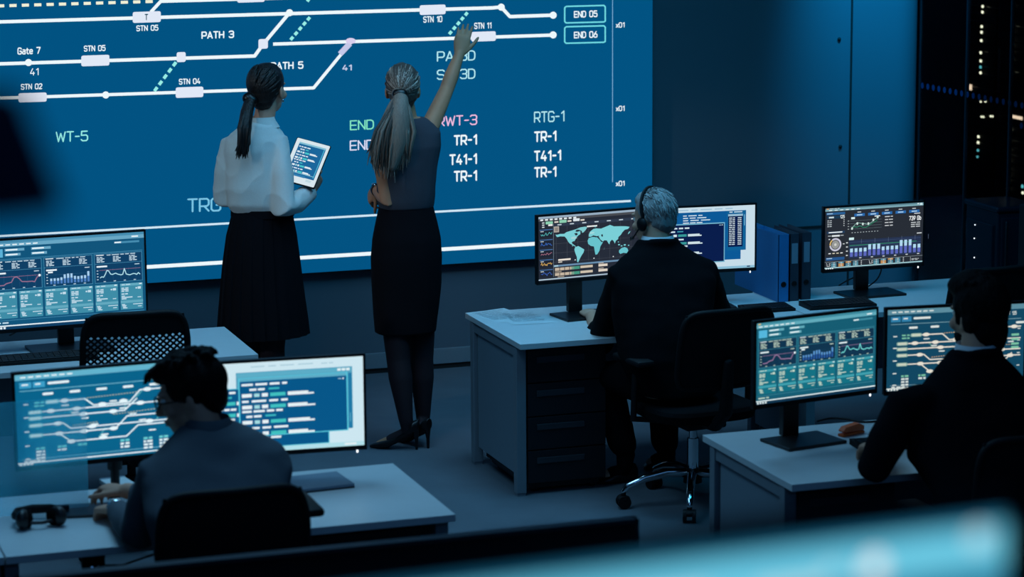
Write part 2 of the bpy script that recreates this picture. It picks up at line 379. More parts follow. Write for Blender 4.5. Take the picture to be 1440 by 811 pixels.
def dashboard(g, P):
    W, Hh = 1600, 900
    g.rect(0, 0, W, Hh, P['bg'], 0)
    g.rect(0, 0, W, 26, P['bar2'], 1); g.rect(0, 26, W, 36, P['bar'], 1)
    g.rect(1470, 34, 70, 14, P['hi'], 2); g.rect(1290, 84, 260, 20, P['bar2'], 1); g.rect(1290, 86, 70, 14, P['hi'], 2)
    g.rect(20, 8, 36, 14, P['amber'], 2)
    for k in range(7): g.rect(30+70*k, 38, 48, 12, P['hi'], 2)
    g.rect(30, 84, 110, 84, P['sq'], 1)
    for k, (x, y) in enumerate(((160, 84), (160, 132), (430, 84), (430, 132))):
        g.rect(x, y, 200-40*(k % 2), 26, P['bar'], 1); g.rect(x+10, y+5, 120, 14, P['hi'], 2)
    g.rect(20, 186, W-40, 5, P['bar2'], 1)
    for k in range(3):
        x = 30+522*k; w = 500
        g.rect(x, 200, w, 300, P['panel'], 1); g.frame(x, 200, w, 300, 5, P['bar2'], 2); g.rect(x+5, 300, w-10, 4, P['bar2'], 2)
        g.rect(x+20, 210, 80, 8, P['hi'], 3); g.words(x+130, 212, 300, 8, P['txt'], 3, 5)
        for j in range(3):
            for r in range(4):
                g.words(x+25+170*j, 232+15*r, 60+20*(r % 2), 9, P['txt'], 3, 2)
        g.rect(x+22, 322, 110, 16, P['hi'], 3); g.rect(x+420, 322, 50, 8, P['txt'], 3)
        for r in range(4): g.rect(x+22, 368+30*r, 16, 8, P['txt'], 3)
        for r in range(4): g.rect(x+90+105*r, 482, 24, 7, P['txt'], 3)
        if k == 1:
            g.rect(x+40, 344, 50, 16, P['hi'], 3)
            for r in range(3): g.rect(x+50, 380+34*r, 430, 2, P['grid'], 2)
            bars(g, x+60, 360, 420, 112, 12, P['bartop'], P['barbot'], .5, .9, 3, BARH)
        else:
            g.rect(x+50, 366, 430, 4, P['pink'], 3)
            for r in range(5): g.rect(x+110+80*r, 350, 2, 120, P['grid'], 2)
            chart(g, x+55, 356, 420, 112, HUMP if k == 0 else WAVE, P['pink'] if k == 0 else P['trace'], 10 if k == 0 else 9)
            if k == 0: g.circ(x+475, 372, 13, P['hi'], 5)
    for k in range(6):
        x = 30+261*k; w = 236
        g.rect(x, 520, w, 270, P['card'], 1); g.rect(x, 520, w, 26, P['cardbar'], 2); g.rect(x, 696, w, 26, P['cardbar'], 2)
        g.words(x+16, 528, 90, 9, P['txt'], 3, 2); g.rect(x+200, 526, 26, 10, P['hi'], 3)
        for r in range(3): g.rect(x+12, 562+16*r, 30+10*(r % 2), 11, P['txt'], 3); g.rect(x+52, 562+16*r, 34, 11, P['txt'], 3)
        g.rect(x+160, 566, 18, 14, P['txt'], 3); g.rect(x+184, 560, 32, 24, P['txt'], 3)
        g.words(x+12, 622, 66, 12, P['txt'], 3, 2)
        for r in range(3): g.rect(x+12, 646+14*r, 34+8*(r % 3), 10, P['txt'], 3)
        g.rect(x+50, 658, 76, 11, P['txt'], 3); g.rect(x+180, 664, 36, 8, P['txt'], 3)
        for r in range(4): g.rect(x+12+4*r, 732+12*r, 34+10*(r % 2), 9, P['txt'], 3)
        g.rect(x+130, 734, 100, 8, P['txt'], 3); g.rect(x+180, 758, 40, 8, P['txt'], 3)
    g.rect(20, 806, W-40, 5, P['bar2'], 1); g.words(30, 826, 140, 14, P['txt'], 2, 2)
    g.rect(0, 858, W, 12, P['hi'], 2); g.rect(0, 870, W, 30, P['panel'], 1)
    for k in range(4): g.rect(14+34*k, 874, 22, 20, P['hi'], 3)
PAL_TEAL = dict(bg=(22, 92, 114), bar=(96, 170, 186), bar2=(62, 138, 158), hi=(222, 238, 240), amber=(214, 186, 120), sq=(84, 182, 220), panel=(16, 52, 78),
                txt=(190, 212, 196), grid=(34, 82, 108), pink=(150, 118, 156), trace=(120, 228, 226), bartop=(92, 148, 206), barbot=(40, 86, 158), card=(20, 112, 130), cardbar=(64, 158, 172))
PAL_BLUE = dict(bg=(16, 84, 122), bar=(104, 166, 196), bar2=(70, 140, 176), hi=(232, 244, 250), amber=(190, 190, 160), sq=(90, 176, 214), panel=(14, 62, 100),
                txt=(196, 222, 236), grid=(46, 98, 134), pink=(150, 110, 140), trace=(180, 228, 240), bartop=(168, 208, 240), barbot=(76, 126, 190), card=(62, 140, 166), cardbar=(98, 168, 190))

def tracks(g, P):
    g.rect(0, 0, 1600, 900, P['bg'], 0)
    g.rect(0, 0, 1600, 56, P['bar'], 1)
    for k in range(7): g.rect(50+72*k, 22, 50, 14, P['hi'], 2)
    g.rect(40, 80, 110, 56, P['sq'], 1); g.rect(60, 96, 60, 14, P['hi'], 2); g.rect(165, 80, 110, 56, P['sq'], 1); g.rect(185, 96, 50, 14, P['hi'], 2)
    g.rrect(300, 92, 200, 24, 10, P['hi'], 2)
    g.text('PRODUCT 125', 1400, 100, 210, 40, P['hi'], 3)
    g.rect(40, 160, 1520, 6, P['line'], 1)
    for k in range(6): g.rrect(250+250*k, 195, 100, 24, 10, P['hi'], 2)
    W = P['trk']
    def T(*pts): g.line(pts, 13, W, 3)
    T((330, 290), (640, 290), (720, 360), (1060, 360), (1160, 250), (1560, 250))
    T((170, 380), (1560, 380)); T((170, 440), (1010, 440), (1130, 330))
    T((170, 510), (430, 510), (500, 570), (1560, 570)); T((170, 610), (920, 610), (1030, 500), (1560, 500))
    T((400, 620), (500, 700), (1020, 700), (1130, 600), (1400, 600), (1460, 540))
    g.dash((660, 284), (1140, 270), 18, .5, 8, P['amber'], 2); g.dash((900, 470), (1500, 446), 22, .5, 8, P['amber'], 2)
    g.dash((520, 545), (760, 530), 9, .5, 8, P['amber'], 2)
    for a in (((480, 380), (540, 440)), ((1000, 420), (1060, 330)), ((1120, 320), (1200, 240)), ((760, 680), (830, 590)), ((1300, 570), (1370, 480))):
        g.dash(a[0], a[1], 5, .6, 9, P['green'], 2)
    for x, y in ((330, 290), (170, 380), (170, 440), (170, 510), (170, 610)):
        g.rrect(x-60, y-20, 130, 40, 16, P['box'], 4); g.rrect(x-48, y-12, 106, 24, 10, P['boxin'], 5)
    for x, y in ((450, 290), (800, 360), (1000, 345), (1230, 250), (320, 380), (560, 380), (1160, 380), (620, 440), (900, 440), (380, 510), (700, 570), (900, 610), (1240, 570),
                 (390, 610), (620, 610), (500, 700), (800, 690), (1340, 500), (1440, 570), (1480, 250)):
        g.circ(x, y, 40, W, 4, 20)
    for k in range(12): g.rrect(420+90*k, (330, 410, 475, 545, 655)[k % 5], 70, 14, 6, P['hi'], 4)
    for y in (290, 420, 560, 700, 830): g.rect(70, y, 44, 12, P['hi'], 2); g.rect(1520, y-20, 34, 10, P['hi'], 2)
    for y in (280, 312): g.words(170, y, 90, 16, P['green'], 2, 2)
    for x, ys in ((170, 5), (370, 2), (560, 1), (960, 3), (1180, 4), (1330, 4)):
        for k in range(ys): g.words(x, 730+32*k, 84, 20, P['green'] if k == 0 else P['hi'], 3, 2)
    for y in (330, 380, 430, 470): g.rrect(1450, y, 90, 24, 6, P['green'], 4)
    g.rect(40, 838, 1520, 5, P['line'], 1); g.words(60, 852, 150, 14, P['hi'], 2, 3)
    g.rect(0, 872, 1600, 28, P['bg'], 1); g.rect(0, 868, 1600, 12, P['hi'], 2)
    for k in range(4): g.rect(14+34*k, 880, 22, 16, P['hi'], 3)
PAL_TRK1 = dict(bg=(8, 98, 138), bar=(98, 178, 204), hi=(226, 242, 246), sq=(60, 158, 200), line=(120, 196, 218), trk=(226, 244, 250), amber=(196, 206, 170), green=(110, 210, 214), box=(120, 200, 214), boxin=(196, 226, 232))
PAL_TRK2 = dict(bg=(18, 70, 96), bar=(90, 138, 156), hi=(214, 222, 218), sq=(50, 128, 170), line=(120, 160, 172), trk=(226, 220, 206), amber=(214, 178, 128), green=(120, 190, 160), box=(130, 170, 160), boxin=(200, 206, 188))

def coderows(g, x, y, w, n, rowh, P, layer=3, ind=0.0):
    yy = y
    for k in range(n):
        m = k % 5
        u = x + (w*0.05*(1+k % 2) if m == 1 else 0)
        if m in (0, 3): g.words(u, yy, w*random.uniform(.5, .65), rowh*.5, P['txt'], layer, 4)
        elif m == 1: g.words(u, yy, w*.2, rowh*.5, P['txt'], layer, 2); g.rect(u+w*.25, yy, w*.14, rowh*.4, P['teal2'], layer)
        else:
            g.rect(u, yy, w*.13, rowh*.8, P['txt'], layer); g.rect(u+w*.16, yy, w*.07, rowh*.8, P['txt2'], layer); g.rect(u+w*.26, yy, w*.08, rowh*.8, P['txt'], layer)
            g.rect(u+w*.37, yy, w*.2, rowh*.8, P['teal'], layer)
            g.rect(u+w*.6, yy, w*random.uniform(.24, .3), rowh*.4, P['txt'], layer); g.rect(u+w*.6, yy+rowh*.4, w*random.uniform(.3, .38), rowh*.4, P['txt'], layer)
        yy += rowh*(1.15 if m != 2 else 1.5)
def code_white(g, P):
    g.rect(0, 0, 1600, 900, P['bg'], 0)
    g.words(480, 40, 620, 10, P['soft'], 1, 4); g.words(1180, 44, 120, 10, P['soft'], 1, 2)
    g.rect(330, 96, 1160, 620, P['glow'], 1); g.rect(340, 104, 1140, 40, P['bar'], 2)
    for k in range(3): g.rect(1340+44*k, 110, 36, 24, P['txt'], 3)
    g.rect(60, 250, 1190, 620, P['edge'], 2); g.rect(70, 258, 1170, 590, P['win'], 3)
    coderows(g, 80, 280, 420, 12, 44, P, 4); coderows(g, 330, 800, 620, 1, 26, P, 4)
    g.rect(352, 150, 1090, 590, P['edge'], 5); g.rect(364, 186, 1066, 544, P['win'], 6); g.rect(364, 156, 1066, 30, P['bar'], 6)
    coderows(g, 384, 210, 760, 11, 44, P, 7)
    g.circ(1398, 212, 8, P['txt'], 7); g.rect(1345, 208, 34, 8, P['soft'], 7)
    g.rect(1448, 160, 34, 560, P['side'], 5); g.rect(1460, 560, 8, 90, P['bar'], 6)
    g.rect(0, 856, 1600, 44, P['bar3'], 6); g.rect(1400, 866, 120, 20, P['txt'], 7)
PAL_CW = dict(bg=(204, 230, 240), soft=(160, 198, 214), glow=(84, 160, 190), bar=(92, 172, 198), bar3=(176, 222, 232), edge=(84, 198, 220), win=(6, 86, 136), side=(30, 120, 164), txt=(226, 238, 242), txt2=(160, 214, 220), teal=(64, 190, 190), teal2=(60, 180, 190))
def code_navy(g, P):
    g.rect(0, 0, 1600, 900, P['bg'], 0)
    g.words(350, 30, 900, 14, P['soft'], 1, 5)
    g.rect(40, 70, 1340, 700, P['panel'], 1)
    for k in range(5): g.words(480, 110+34*k, 300+60*(k % 3), 14, P['txt'], 3, 3)
    g.rect(120, 230, 1010, 570, P['edge'], 3); g.rect(134, 246, 982, 540, P['win'], 4)
    coderows(g, 160, 280, 660, 11, 42, P, 5)
    g.circ(1092, 268, 7, P['txt'], 5); g.rect(1040, 264, 36, 9, P['soft'], 5)
    g.rect(1160, 70, 300, 570, P['side'], 2); g.rect(1180, 120, 230, 470, P['win'], 4); g.rect(1180, 120, 230, 30, P['soft'], 5); g.words(1200, 84, 200, 14, P['txt'], 4, 2)
    for r in range(15):
        g.words(1196, 170+27*r, 90, 12, P['txt'], 5, 2); g.words(1330, 170+27*r, 60, 12, P['txt'], 5, 1+r % 2)
    g.rect(1430, 130, 12, 160, P['edge'], 4)
    g.rect(0, 866, 1600, 34, P['bar'], 2); g.rect(1480, 872, 50, 16, P['win'], 3)
PAL_CN = dict(bg=(198, 220, 232), soft=(150, 186, 208), panel=(10, 88, 150), edge=(112, 176, 204), win=(8, 26, 74), side=(14, 96, 150), bar=(140, 190, 214), txt=(206, 224, 232), txt2=(120, 150, 170), teal=(54, 150, 150), teal2=(60, 150, 170))

NAM = [(262, 262), (285, 268), (330, 258), (390, 262), (430, 240), (520, 222), (600, 206), (560, 240), (590, 250), (640, 240), (640, 285), (610, 300), (575, 330), (560, 362), (545, 378), (530, 375), (505, 392), (520, 412), (545, 430), (575, 455), (560, 452), (520, 430), (480, 405), (455, 380), (430, 335), (400, 300), (330, 292), (290, 300), (270, 285)]
GRN = [(560, 215), (640, 190), (720, 185), (745, 200), (720, 235), (690, 262), (670, 270), (660, 240), (620, 222)]
SAM = [(560, 460), (610, 450), (660, 480), (700, 505), (690, 545), (655, 590), (625, 640), (605, 680), (590, 670), (585, 600), (560, 540), (548, 495)]
AFR = [(770, 350), (830, 338), (900, 350), (935, 385), (965, 420), (990, 425), (950, 480), (935, 540), (900, 590), (872, 592), (860, 530), (850, 475), (800, 462), (760, 430), (752, 385)]
EUR = [(770, 300), (790, 262), (840, 228), (880, 222), (960, 232), (1050, 205), (1100, 190), (1160, 215), (1290, 222), (1350, 228), (1405, 240), (1380, 268), (1330, 275), (1290, 310), (1270, 340), (1230, 370), (1225, 400), (1190, 420), (1175, 460), (1155, 420), (1130, 400), (1100, 425), (1090, 465), (1070, 440), (1050, 405), (1010, 400), (990, 415), (950, 385), (930, 350), (885, 330), (840, 318), (800, 335), (770, 330)]
AUS = [(1240, 560), (1280, 530), (1330, 520), (1370, 540), (1385, 575), (1360, 610), (1310, 600), (1260, 612), (1240, 590)]
def worldmap(g, P=None):
    bg = (37, 42, 54)
    g.rect(0, 0, 1600, 900, bg, 0)
    g.rect(0, 0, 1600, 30, (150, 172, 192), 1); g.rect(0, 30, 1600, 34, (72, 74, 80), 1)
    for k in range(8): g.rect(30+72*k, 36, 44, 22, (228, 236, 240), 2)
    g.rrect(110, 72, 110, 38, 8, (140, 206, 176), 2); g.rrect(320, 66, 110, 40, 8, (140, 206, 176), 2); g.rrect(530, 60, 100, 38, 8, (220, 230, 236), 2)
    for k in range(3): g.rect(56, 80+30*k, 36, 14, (210, 220, 226), 2); g.rect(244+200*k, 78, 60, 20, (224, 216, 206), 2)
    g.rect(240, 110, 1340, 40, (46, 56, 74), 1)
    for k in range(7): g.words(290+190*k, 122, 62, 14, (196, 210, 220), 2, 1)
    g.rect(226, 110, 5, 740, (120, 138, 152), 2)
    g.rect(236, 150, 78, 82, (176, 168, 160), 2); g.rect(250, 164, 50, 54, (140, 132, 126), 3)
    for k in range(8): g.rect(270+165*k, 150, 3, 520, (76, 80, 90), 1)
    for k in range(4): g.rect(230, 260+130*k, 1370, 3, (76, 80, 90), 1)
    g.rect(740, 176, 160, 20, (228, 232, 232), 3)
    land = (122, 206, 214)
    for q, c in ((NAM, land), (GRN, (126, 200, 206)), (SAM, land), (AFR, (104, 194, 204)), (EUR, land), (AUS, (104, 194, 204))): g.poly(q, c, 3)
    g.poly([(1420, 300), (1400, 330), (1375, 345), (1395, 310)], land, 3); g.poly([(1010, 520), (1018, 490), (1002, 540)], land, 3)
    for x, y, r in ((1240, 480, 16), (1280, 500, 14), (1230, 440, 10), (1330, 490, 18), (1390, 500, 12), (520, 440, 9), (870, 196, 14)): g.circ(x, y, r, land, 3, r*.6)
    g.poly([(860, 335), (930, 330), (925, 345), (870, 348)], bg, 4); g.poly([(545, 268), (590, 262), (600, 290), (570, 300)], bg, 4); g.poly([(960, 318), (985, 310), (990, 345), (968, 345)], bg, 4)
    g.circ(540, 330, 46, (160, 210, 214), 4, 18); g.circ(820, 280, 40, (160, 216, 220), 4, 14)
    for k in range(5):
        y = 150+140*k
        g.rect(20, y+30, 196, 110, (30, 36, 50), 1); g.rect(20, y+30, 196, 12, (70, 110, 160), 2); g.rect(30, y+52, 50, 10, (200, 210, 216), 2)
        c = ((90, 190, 190), (60, 110, 200), (170, 110, 130), (224, 176, 92), (60, 100, 190))[k]
        chart(g, 36, y+70, 170, 50, [random.random() for _ in range(14)], c, 7, 3)
    g.rect(150, 112, 66, 24, (230, 232, 232), 3)
    g.rect(300, 610, 190, 24, (236, 226, 214), 3); g.rect(300, 645, 60, 14, (220, 214, 204), 3)
    for x, y in ((560, 640), (850, 640), (1150, 640), (1400, 655)): g.circ(x, y, 8, (230, 238, 240), 3)
    g.rect(230, 690, 1370, 24, (104, 140, 172), 2); g.rect(240, 692, 60, 20, (170, 206, 220), 3)
    for k in range(2):
        y = 730+72*k
        for j in range(4): g.rect(250+76*j, y, 66, 40, (196, 180, 160), 3)
        g.rect(250+40*k, y+48, 100, 16, (150, 140, 128), 3)
        g.rect(500, y, 130, 40, (70, 150, 128), 3); g.rect(640, y, 190, 34, (206, 192, 172), 3)
        g.rect(920, y, 140, 34, (222, 210, 196), 3); g.rect(920, y-18, 80, 10, (200, 190, 178), 3)
    g.rect(0, 872, 1600, 16, (176, 198, 214), 2)
def dark_dash(g, P=None):
    bg = (40, 44, 52)
    g.rect(0, 0, 1600, 900, bg, 0)
    g.rect(0, 0, 1600, 20, (90, 130, 144), 1); g.rect(0, 20, 1600, 26, (122, 166, 178), 1)
    g.rect(20, 4, 40, 12, (230, 160, 90), 2); g.words(70, 4, 160, 10, (180, 200, 206), 2, 3)
    for k in range(6): g.rect(60+90*k, 28, 50, 12, (222, 236, 240), 2)
    g.rect(1500, 8, 26, 16, (224, 236, 240), 2); g.rect(1540, 8, 44, 30, (200, 226, 232), 2)
    g.rect(20, 66, 300, 34, (42, 96, 150), 1); g.rect(30, 74, 90, 14, (150, 190, 220), 2)
    g.text('125', 276, 134, 76, 50, (226, 238, 242), 3); g.rect(60, 126, 80, 22, (206, 222, 228), 2); g.rect(30, 114, 220, 42, (28, 58, 84), 1)
    for k in range(4): g.words(36, 178+28*k, 70, 12, (180, 188, 194), 2, 2); g.rect(296, 176+28*k, 16, 12, (190, 196, 200), 2)
    for k in range(5):
        x = 470+224*k
        g.rect(x, 104, 170, 40, (40, 104, 172), 1); g.rect(x+40, 116, 90, 16, (170, 206, 232), 2); g.rect(x+50, 76, 60, 12, (200, 206, 210), 2)
    g.rect(420, 152, 60, 30, (216, 236, 238), 2); g.rect(800, 150, 90, 16, (216, 226, 228), 2)
    for k in range(4): g.rect(400, 206+40*k, 520, 3, (110, 128, 132), 1); g.rect(366, 200+40*k, 20, 10, (170, 180, 184), 2)
    chart(g, 424, 170, 420, 190, [.2, .45, .65, .6, .55, .5, .45, .6, .8, .95], (150, 196, 186), 7)
    chart(g, 424, 200, 420, 190, [.3, .5, .45, .55, .42, .4, .5, .65, .78, .88], (40, 150, 110), 7)
    for x, y in ((436, 318), (520, 250), (610, 262), (700, 262), (780, 212), (850, 174)): g.circ(x, y, 15, (206, 226, 222), 5, 20)
    for k in range(10): g.rect(430+46*k, 376, 20, 10, (170, 180, 184), 2)
    for k in range(4): g.words(970, 170+44*k, 130, 14, (196, 200, 204), 2, 2)
    g.text('739 Gb', 1466, 226, 200, 68, (238, 242, 244), 3)
    for k in range(3): g.words(1400, 284+30*k, 150, 14, (190, 196, 200), 2, 2)
    g.rect(1450, 150, 100, 14, (200, 206, 210), 2); g.rect(1500, 446, 80, 14, (210, 216, 220), 2)
    g.rect(30, 342, 290, 34, (34, 60, 90), 1); g.rect(60, 350, 220, 16, (228, 236, 240), 2)
    g.rrect(110, 398, 130, 24, 8, (220, 228, 232), 2); g.rect(50, 402, 50, 12, (170, 180, 186), 2); g.rect(250, 402, 50, 12, (170, 180, 186), 2)
    g.circ(170, 540, 62, (150, 152, 150), 2); g.ringline(170, 540, 84, 26, -2.2, 3.0, (196, 196, 214), 3); g.ringline(170, 540, 84, 20, 3.1, 4.0, (214, 180, 110), 3); g.circ(170, 540, 20, (206, 206, 200), 3)
    for k in range(4): g.rect(60+64*k, 660, 38, 14, (216, 208, 186) if k % 3 else (226, 230, 232), 2)
    g.rect(290, 530, 30, 12, (206, 212, 216), 2); g.rect(60, 450, 24, 14, (206, 212, 216), 2)
    g.rect(20, 726, 300, 44, (36, 84, 140), 1); g.rect(30, 734, 90, 12, (170, 200, 222), 2)
    g.rrect(390, 452, 80, 36, 6, (206, 236, 238), 2)
    g.rect(390, 492, 1180, 270, (38, 50, 78), 1)
    for k in range(4): g.rect(390, 520+62*k, 1180, 4, (64, 82, 120), 2); g.rect(344, 516+62*k, 28, 16, (206, 212, 216), 2)
    g.rect(400, 566, 1100, 8, (56, 150, 110), 2)
    bars(g, 410, 540, 1180, 196, 16, (176, 216, 240), (92, 104, 188), .5, 1, 3, [.62, .62, .62, .62, .85, .85, .85, .6, .62, .62, .62, 1.0, 1.0, 1.0])
    for k in range(6): g.rect(560+190*k, 752, 36, 14, (200, 206, 210), 3); g.rect(590+220*k, 480, 5, 70, (90, 104, 130), 2)
    g.rect(0, 788, 1600, 6, (130, 140, 148), 1)
    for b in range(2):
        x0 = 40+690*b
        g.line([(x0-10, 806), (x0, 822), (x0, 852), (x0+50, 852)], 6, (214, 220, 224), 3); g.line([(x0+56, 812), (x0+36, 812), (x0+36, 836), (x0+56, 836)], 6, (214, 220, 224), 3)
        for cidx in range(4):
            for r in range(3):
                col = (96, 160, 180) if (cidx+r) % 3 else (84, 132, 150)
                if (cidx, r) in ((1, 1), (2, 0), (1, 2)): col = (216, 160, 96)
                g.rect(x0+66+118*cidx, 800+24*r, 84, 18, col, 2); g.rect(x0+100+118*cidx, 804+24*r, 24, 9, (214, 226, 230), 3)
        for r in range(3): g.rect(x0+548, 802+24*r, 16, 12, (200, 206, 210), 3)
    g.rect(1400, 802, 5, 60, (190, 196, 200), 2); g.words(1420, 826, 120, 10, (180, 186, 190), 2, 3); g.words(1420, 842, 100, 10, (180, 186, 190), 2, 2)
    g.rect(0, 872, 1600, 14, (170, 214, 222), 2); g.rect(0, 886, 1600, 14, (30, 40, 52), 1)
    for k in range(4): g.rect(16+34*k, 878, 22, 18, (226, 236, 240), 3)

# ------------------------------------------------------------------ room
YW = 13.58
def structure(o, label=None):
    o['kind'] = 'structure'; return o
XG = 7.15
structure(MB().box2((-4, -2.0, -0.1), (12, 18.6, 0)).build('floor', M['floor']))
structure(MB().box2((-4, -2.0, 4.4), (12, 18.6, 4.5)).build('ceiling', M['ceiling']))
structure(MB().box2((-4.1, -2, 0), (-4, 14.4, 4.4)).build('wall_left', M['wallside']))
structure(MB().box2((XG-.02, -2, 0), (XG+.08, 9.6, 4.4)).build('wall_right', M['wallside']))
structure(MB().box2((-4, -2.1, 0), (11, -2.0, 4.4)).build('wall_front', M['wallside']))
structure(MB().box2((XG, 18.5, 0), (12, 18.6, 4.4)).build('wall_far', M['wallside']))
structure(MB().box2((11.9, 9.6, 0), (12, 18.6, 4.4)).build('wall_east', M['wallside']))
structure(MB().box2((XG+.08, 9.5, 0), (12, 9.6, 4.4)).build('wall_near', M['wallside']))
# the panelled back wall ends at the right in a rounded edge before the window
XE = 7.15
pl = [(-4, YW)] + [(XE-.22+.22*math.sin(R_(a)), YW+.22-.22*math.cos(R_(a))) for a in range(0, 91, 9)] + [(XE, YW+5.0), (XE-.3, YW+5.0), (XE-.3, YW+.5), (-4, YW+.5)]
wb = MB().prism(pl, 'z', 0, 4.4).build('wall_back', M['wall'], smooth=True); structure(wb)
tr = MB()
xs = aty(1195, 200, YW).x
tr.box2((xs-.006, YW-.0035, .12), (xs+.006, YW+.01, 4.4)); structure(tr.build('trim_1', M['seam']))
hz = aty(1160, 318, YW).z
tr = MB(); tr.box2((5.5, YW-.003, hz-.007), (xs, YW+.01, hz+.007)); tr.box2((xs, YW-.003, hz-.007), (XE-.2, YW+.01, hz+.007)); structure(tr.build('trim_2', M['seam']))
tr = MB(); tr.box2((-4, YW-.002, 0), (XE-.2, YW+.01, .03)); structure(tr.build('trim_gap_shade', M['seam']))  # black strip standing in for the shade in the gap under the baseboard
structure(MB().box2((-4, YW-.014, .028), (XE-.2, YW+.01, .115), bev=.004).build('baseboard_back', M['skirting']))
for i, (px, py) in enumerate(((1180, 55), (1181.5, 206))):
    p = aty(px, py, YW)
    m = MB(); m.limb([(0, -.004, 0), (0, .01, 0)], [.011, .011], n=16, capr=False); m.ell((0, -.004, 0), (.008, .004, .008))
    o = m.build('panel_fixing', M['seam'], smooth=True); o.location = p
    tag(o, ('small dark round fixing on the wall panel beside the seam, the upper of two', 'small dark round fixing on the wall panel beside the seam, the lower of two')[i], 'fixing', 'round fixings on the wall panel')
# glass side wall towards the dark server room
GY1 = YW+.16
wf = MB()
for y in (GY1-.012, atx(1354, 200, XG).y, atx(1415.5, 200, XG).y, 11.55, 10.55, 9.63): wf.box2((XG+.008, y-.006, 0), (XG+.03, y+.006, 4.4))
wf.box2((XG-.008, 9.62, 0), (XG+.05, GY1, .06)); wf.box2((XG-.008, 9.62, 4.34), (XG+.05, GY1, 4.4))
w1 = structure(wf.build('window_1', M['mullion']))
MB().box2((XG+.016, 9.62, .05), (XG+.026, GY1, 4.35)).build('glass', M['glass'], w1)
# band of round stickers on the glass at eye height
mb = MB(); zb_ = atx(1400, 141.5, XG).z
y = GY1-.05; k = 0
while y > 9.7:
    for zz in ((zb_,) if y > 12.6 else (zb_, zb_-.11)):
        mb.add([(XG+.012, y+.018*math.cos(2*PI*j/16), zz+.018*math.sin(2*PI*j/16)) for j in range(16)], [tuple(range(16))], 0)
    y -= .068; k += 1
mb.build('sticker_band', M['sticker'], w1)
# server racks behind the glass, seen side on through it
XR = 9.5
def rack(label, px0, px1, lights, amber=()):
    a = atx(px0, 200, XR).y; b = atx(px1, 200, XR).y; hy = abs(a-b)/2-.006; cy = (a+b)/2; h = 2.35
    t = thing('server_rack', label, 'server rack', (XR, cy, 0), 0, 'dark server racks behind the glass wall')
    mb = MB(); mb.box2((0.02, -hy, .04), (.95, hy, h), bev=.006); mb.box2((.06, -hy+.02, 0), (.9, hy-.02, .05)); mb.build('cabinet', M['rack'], t)
    mb = MB()
    for k in range(40): mb.box2((0, -hy+.02, .12+.055*k), (.024, hy-.02, .165+.055*k))
    mb.build('server_units', M['rackunit'], t)
    mb = MB(); mb.limb([(-.012, hy-.04, 1.0), (-.012, hy-.04, 1.3)], .008, n=8); mb.build('door_handle', M['mullion'], t, True)
    for (px, py, wpx, hpx, mm) in lights:
        q = atx(px, py, XR)-Vector(t.location); s = 17.5/FPX
        if q.z < .1: continue
        MB().box((-.004, q.y, q.z), (.008, wpx*s*1.7, hpx*s), bev=.3*min(wpx, hpx)*s if wpx < 8 else 0).build('status_light' if wpx < 8 else 'lit_label', M[mm], t)
l1 = [(960+x/3, y/3, 3.0, 4.0, 'ledwarm') for x, y in ((1268, 27), (1267, 51), (1264, 112), (1263, 136), (1262, 171), (1260, 222), (1260, 257), (1259, 307), (1250, 576), (1249, 601))]
l1 += [(960+1259/3, 283/3, 3, 4, 'ledteal'), (960+1248/3, 634/3, 2.6, 3.6, 'ledteal'), (960+1246/3, 661/3, 2, 3, 'ledteal'), (1363.7, 122.3, 9.0, 8.5, 'ledamber')]
l1 += [(x, y, 1.8, 2.6, 'ledwarm') for x, y in ((1380, 143), (1386.5, 142.6), (1381, 164), (1383.8, 164.3), (1393.8, 163.3), (1396.6, 163.5))]
rack('dark server rack behind the glass, left of the thin post, one column of status lights', 1357, 1399, l1)
l2 = [(960+x/3, y/3, 3.0, 4.0, 'ledwarm') for x, y in ((1395, 22), (1393, 107), (1392, 132), (1391, 167), (1391, 192), (1390, 217), (1389, 252), (1388, 301), (1386, 545), (1384, 594), (1383, 629), (1382, 654), (1380, 678), (1379, 713), (1377, 738), (1376, 762), (1373, 795))]
l2 += [(1431, 165, 18, 4.5, 'ledamber'), (1438.5, 262, 3, 5, 'ledteal'), (1439, 271, 3, 4, 'ledwarm')]
rack('dark server rack behind the glass, right of the thin post, long column of status lights', 1400, 1446, l2)

# ------------------------------------------------------------------ the big LED wall
SX0, SX1 = -2.2, aty(917.3, 180, YW-.06).x
YS = YW-.07
SZ0 = aty(563, 377, YS).z; SZ1 = 3.15
vw = thing('video_wall', 'huge blue LED video wall showing white railway track lines and station names', 'screen', ((SX0+SX1)/2, YS, SZ0))
ox, oz = vw.location.x, vw.location.z
mb = MB(); mb.box2((SX0-ox, .002, 0), (SX1-ox, .07, SZ1-oz), bev=.004); mb.build('housing', M['dullblack'], vw)
def wf_(px, py):
    p = aty(px, py, YS); return (p.x-ox, p.z-oz)
g = G(wf_, .0006)
BG = (1, 82, 129)
a = [(SX0+.006-ox, .006), (SX1-.004-ox, .006), (SX1-.004-ox, SZ1-oz-.006), (SX0+.006-ox, SZ1-oz-.006)]
g.f = lambda x, y: (x, y); g.poly(a, BG, 0); g.f = wf_
WH = (236, 248, 252); TL = (150, 238, 230)
def LN(pts, w, col=WH, layer=2): g.line(pts, w, col, layer)
def BX(x0, y0, x1, y1, r=2.5, col=(224, 232, 246), layer=4):
    s = -.034*(x1-x0)/2
    pts = []
    for cx, cy, a0 in ((x1-r, y0+r, -90), (x1-r, y1-r, 0), (x0+r, y1-r, 90), (x0+r, y0+r, 180)):
        for k in range(4):
            aa = R_(a0+k*30); X = cx+r*math.cos(aa); pts.append((X, cy+r*math.sin(aa)+s*(X-(x0+x1)/2)/((x1-x0)/2)))
    g.poly(pts, col, layer)
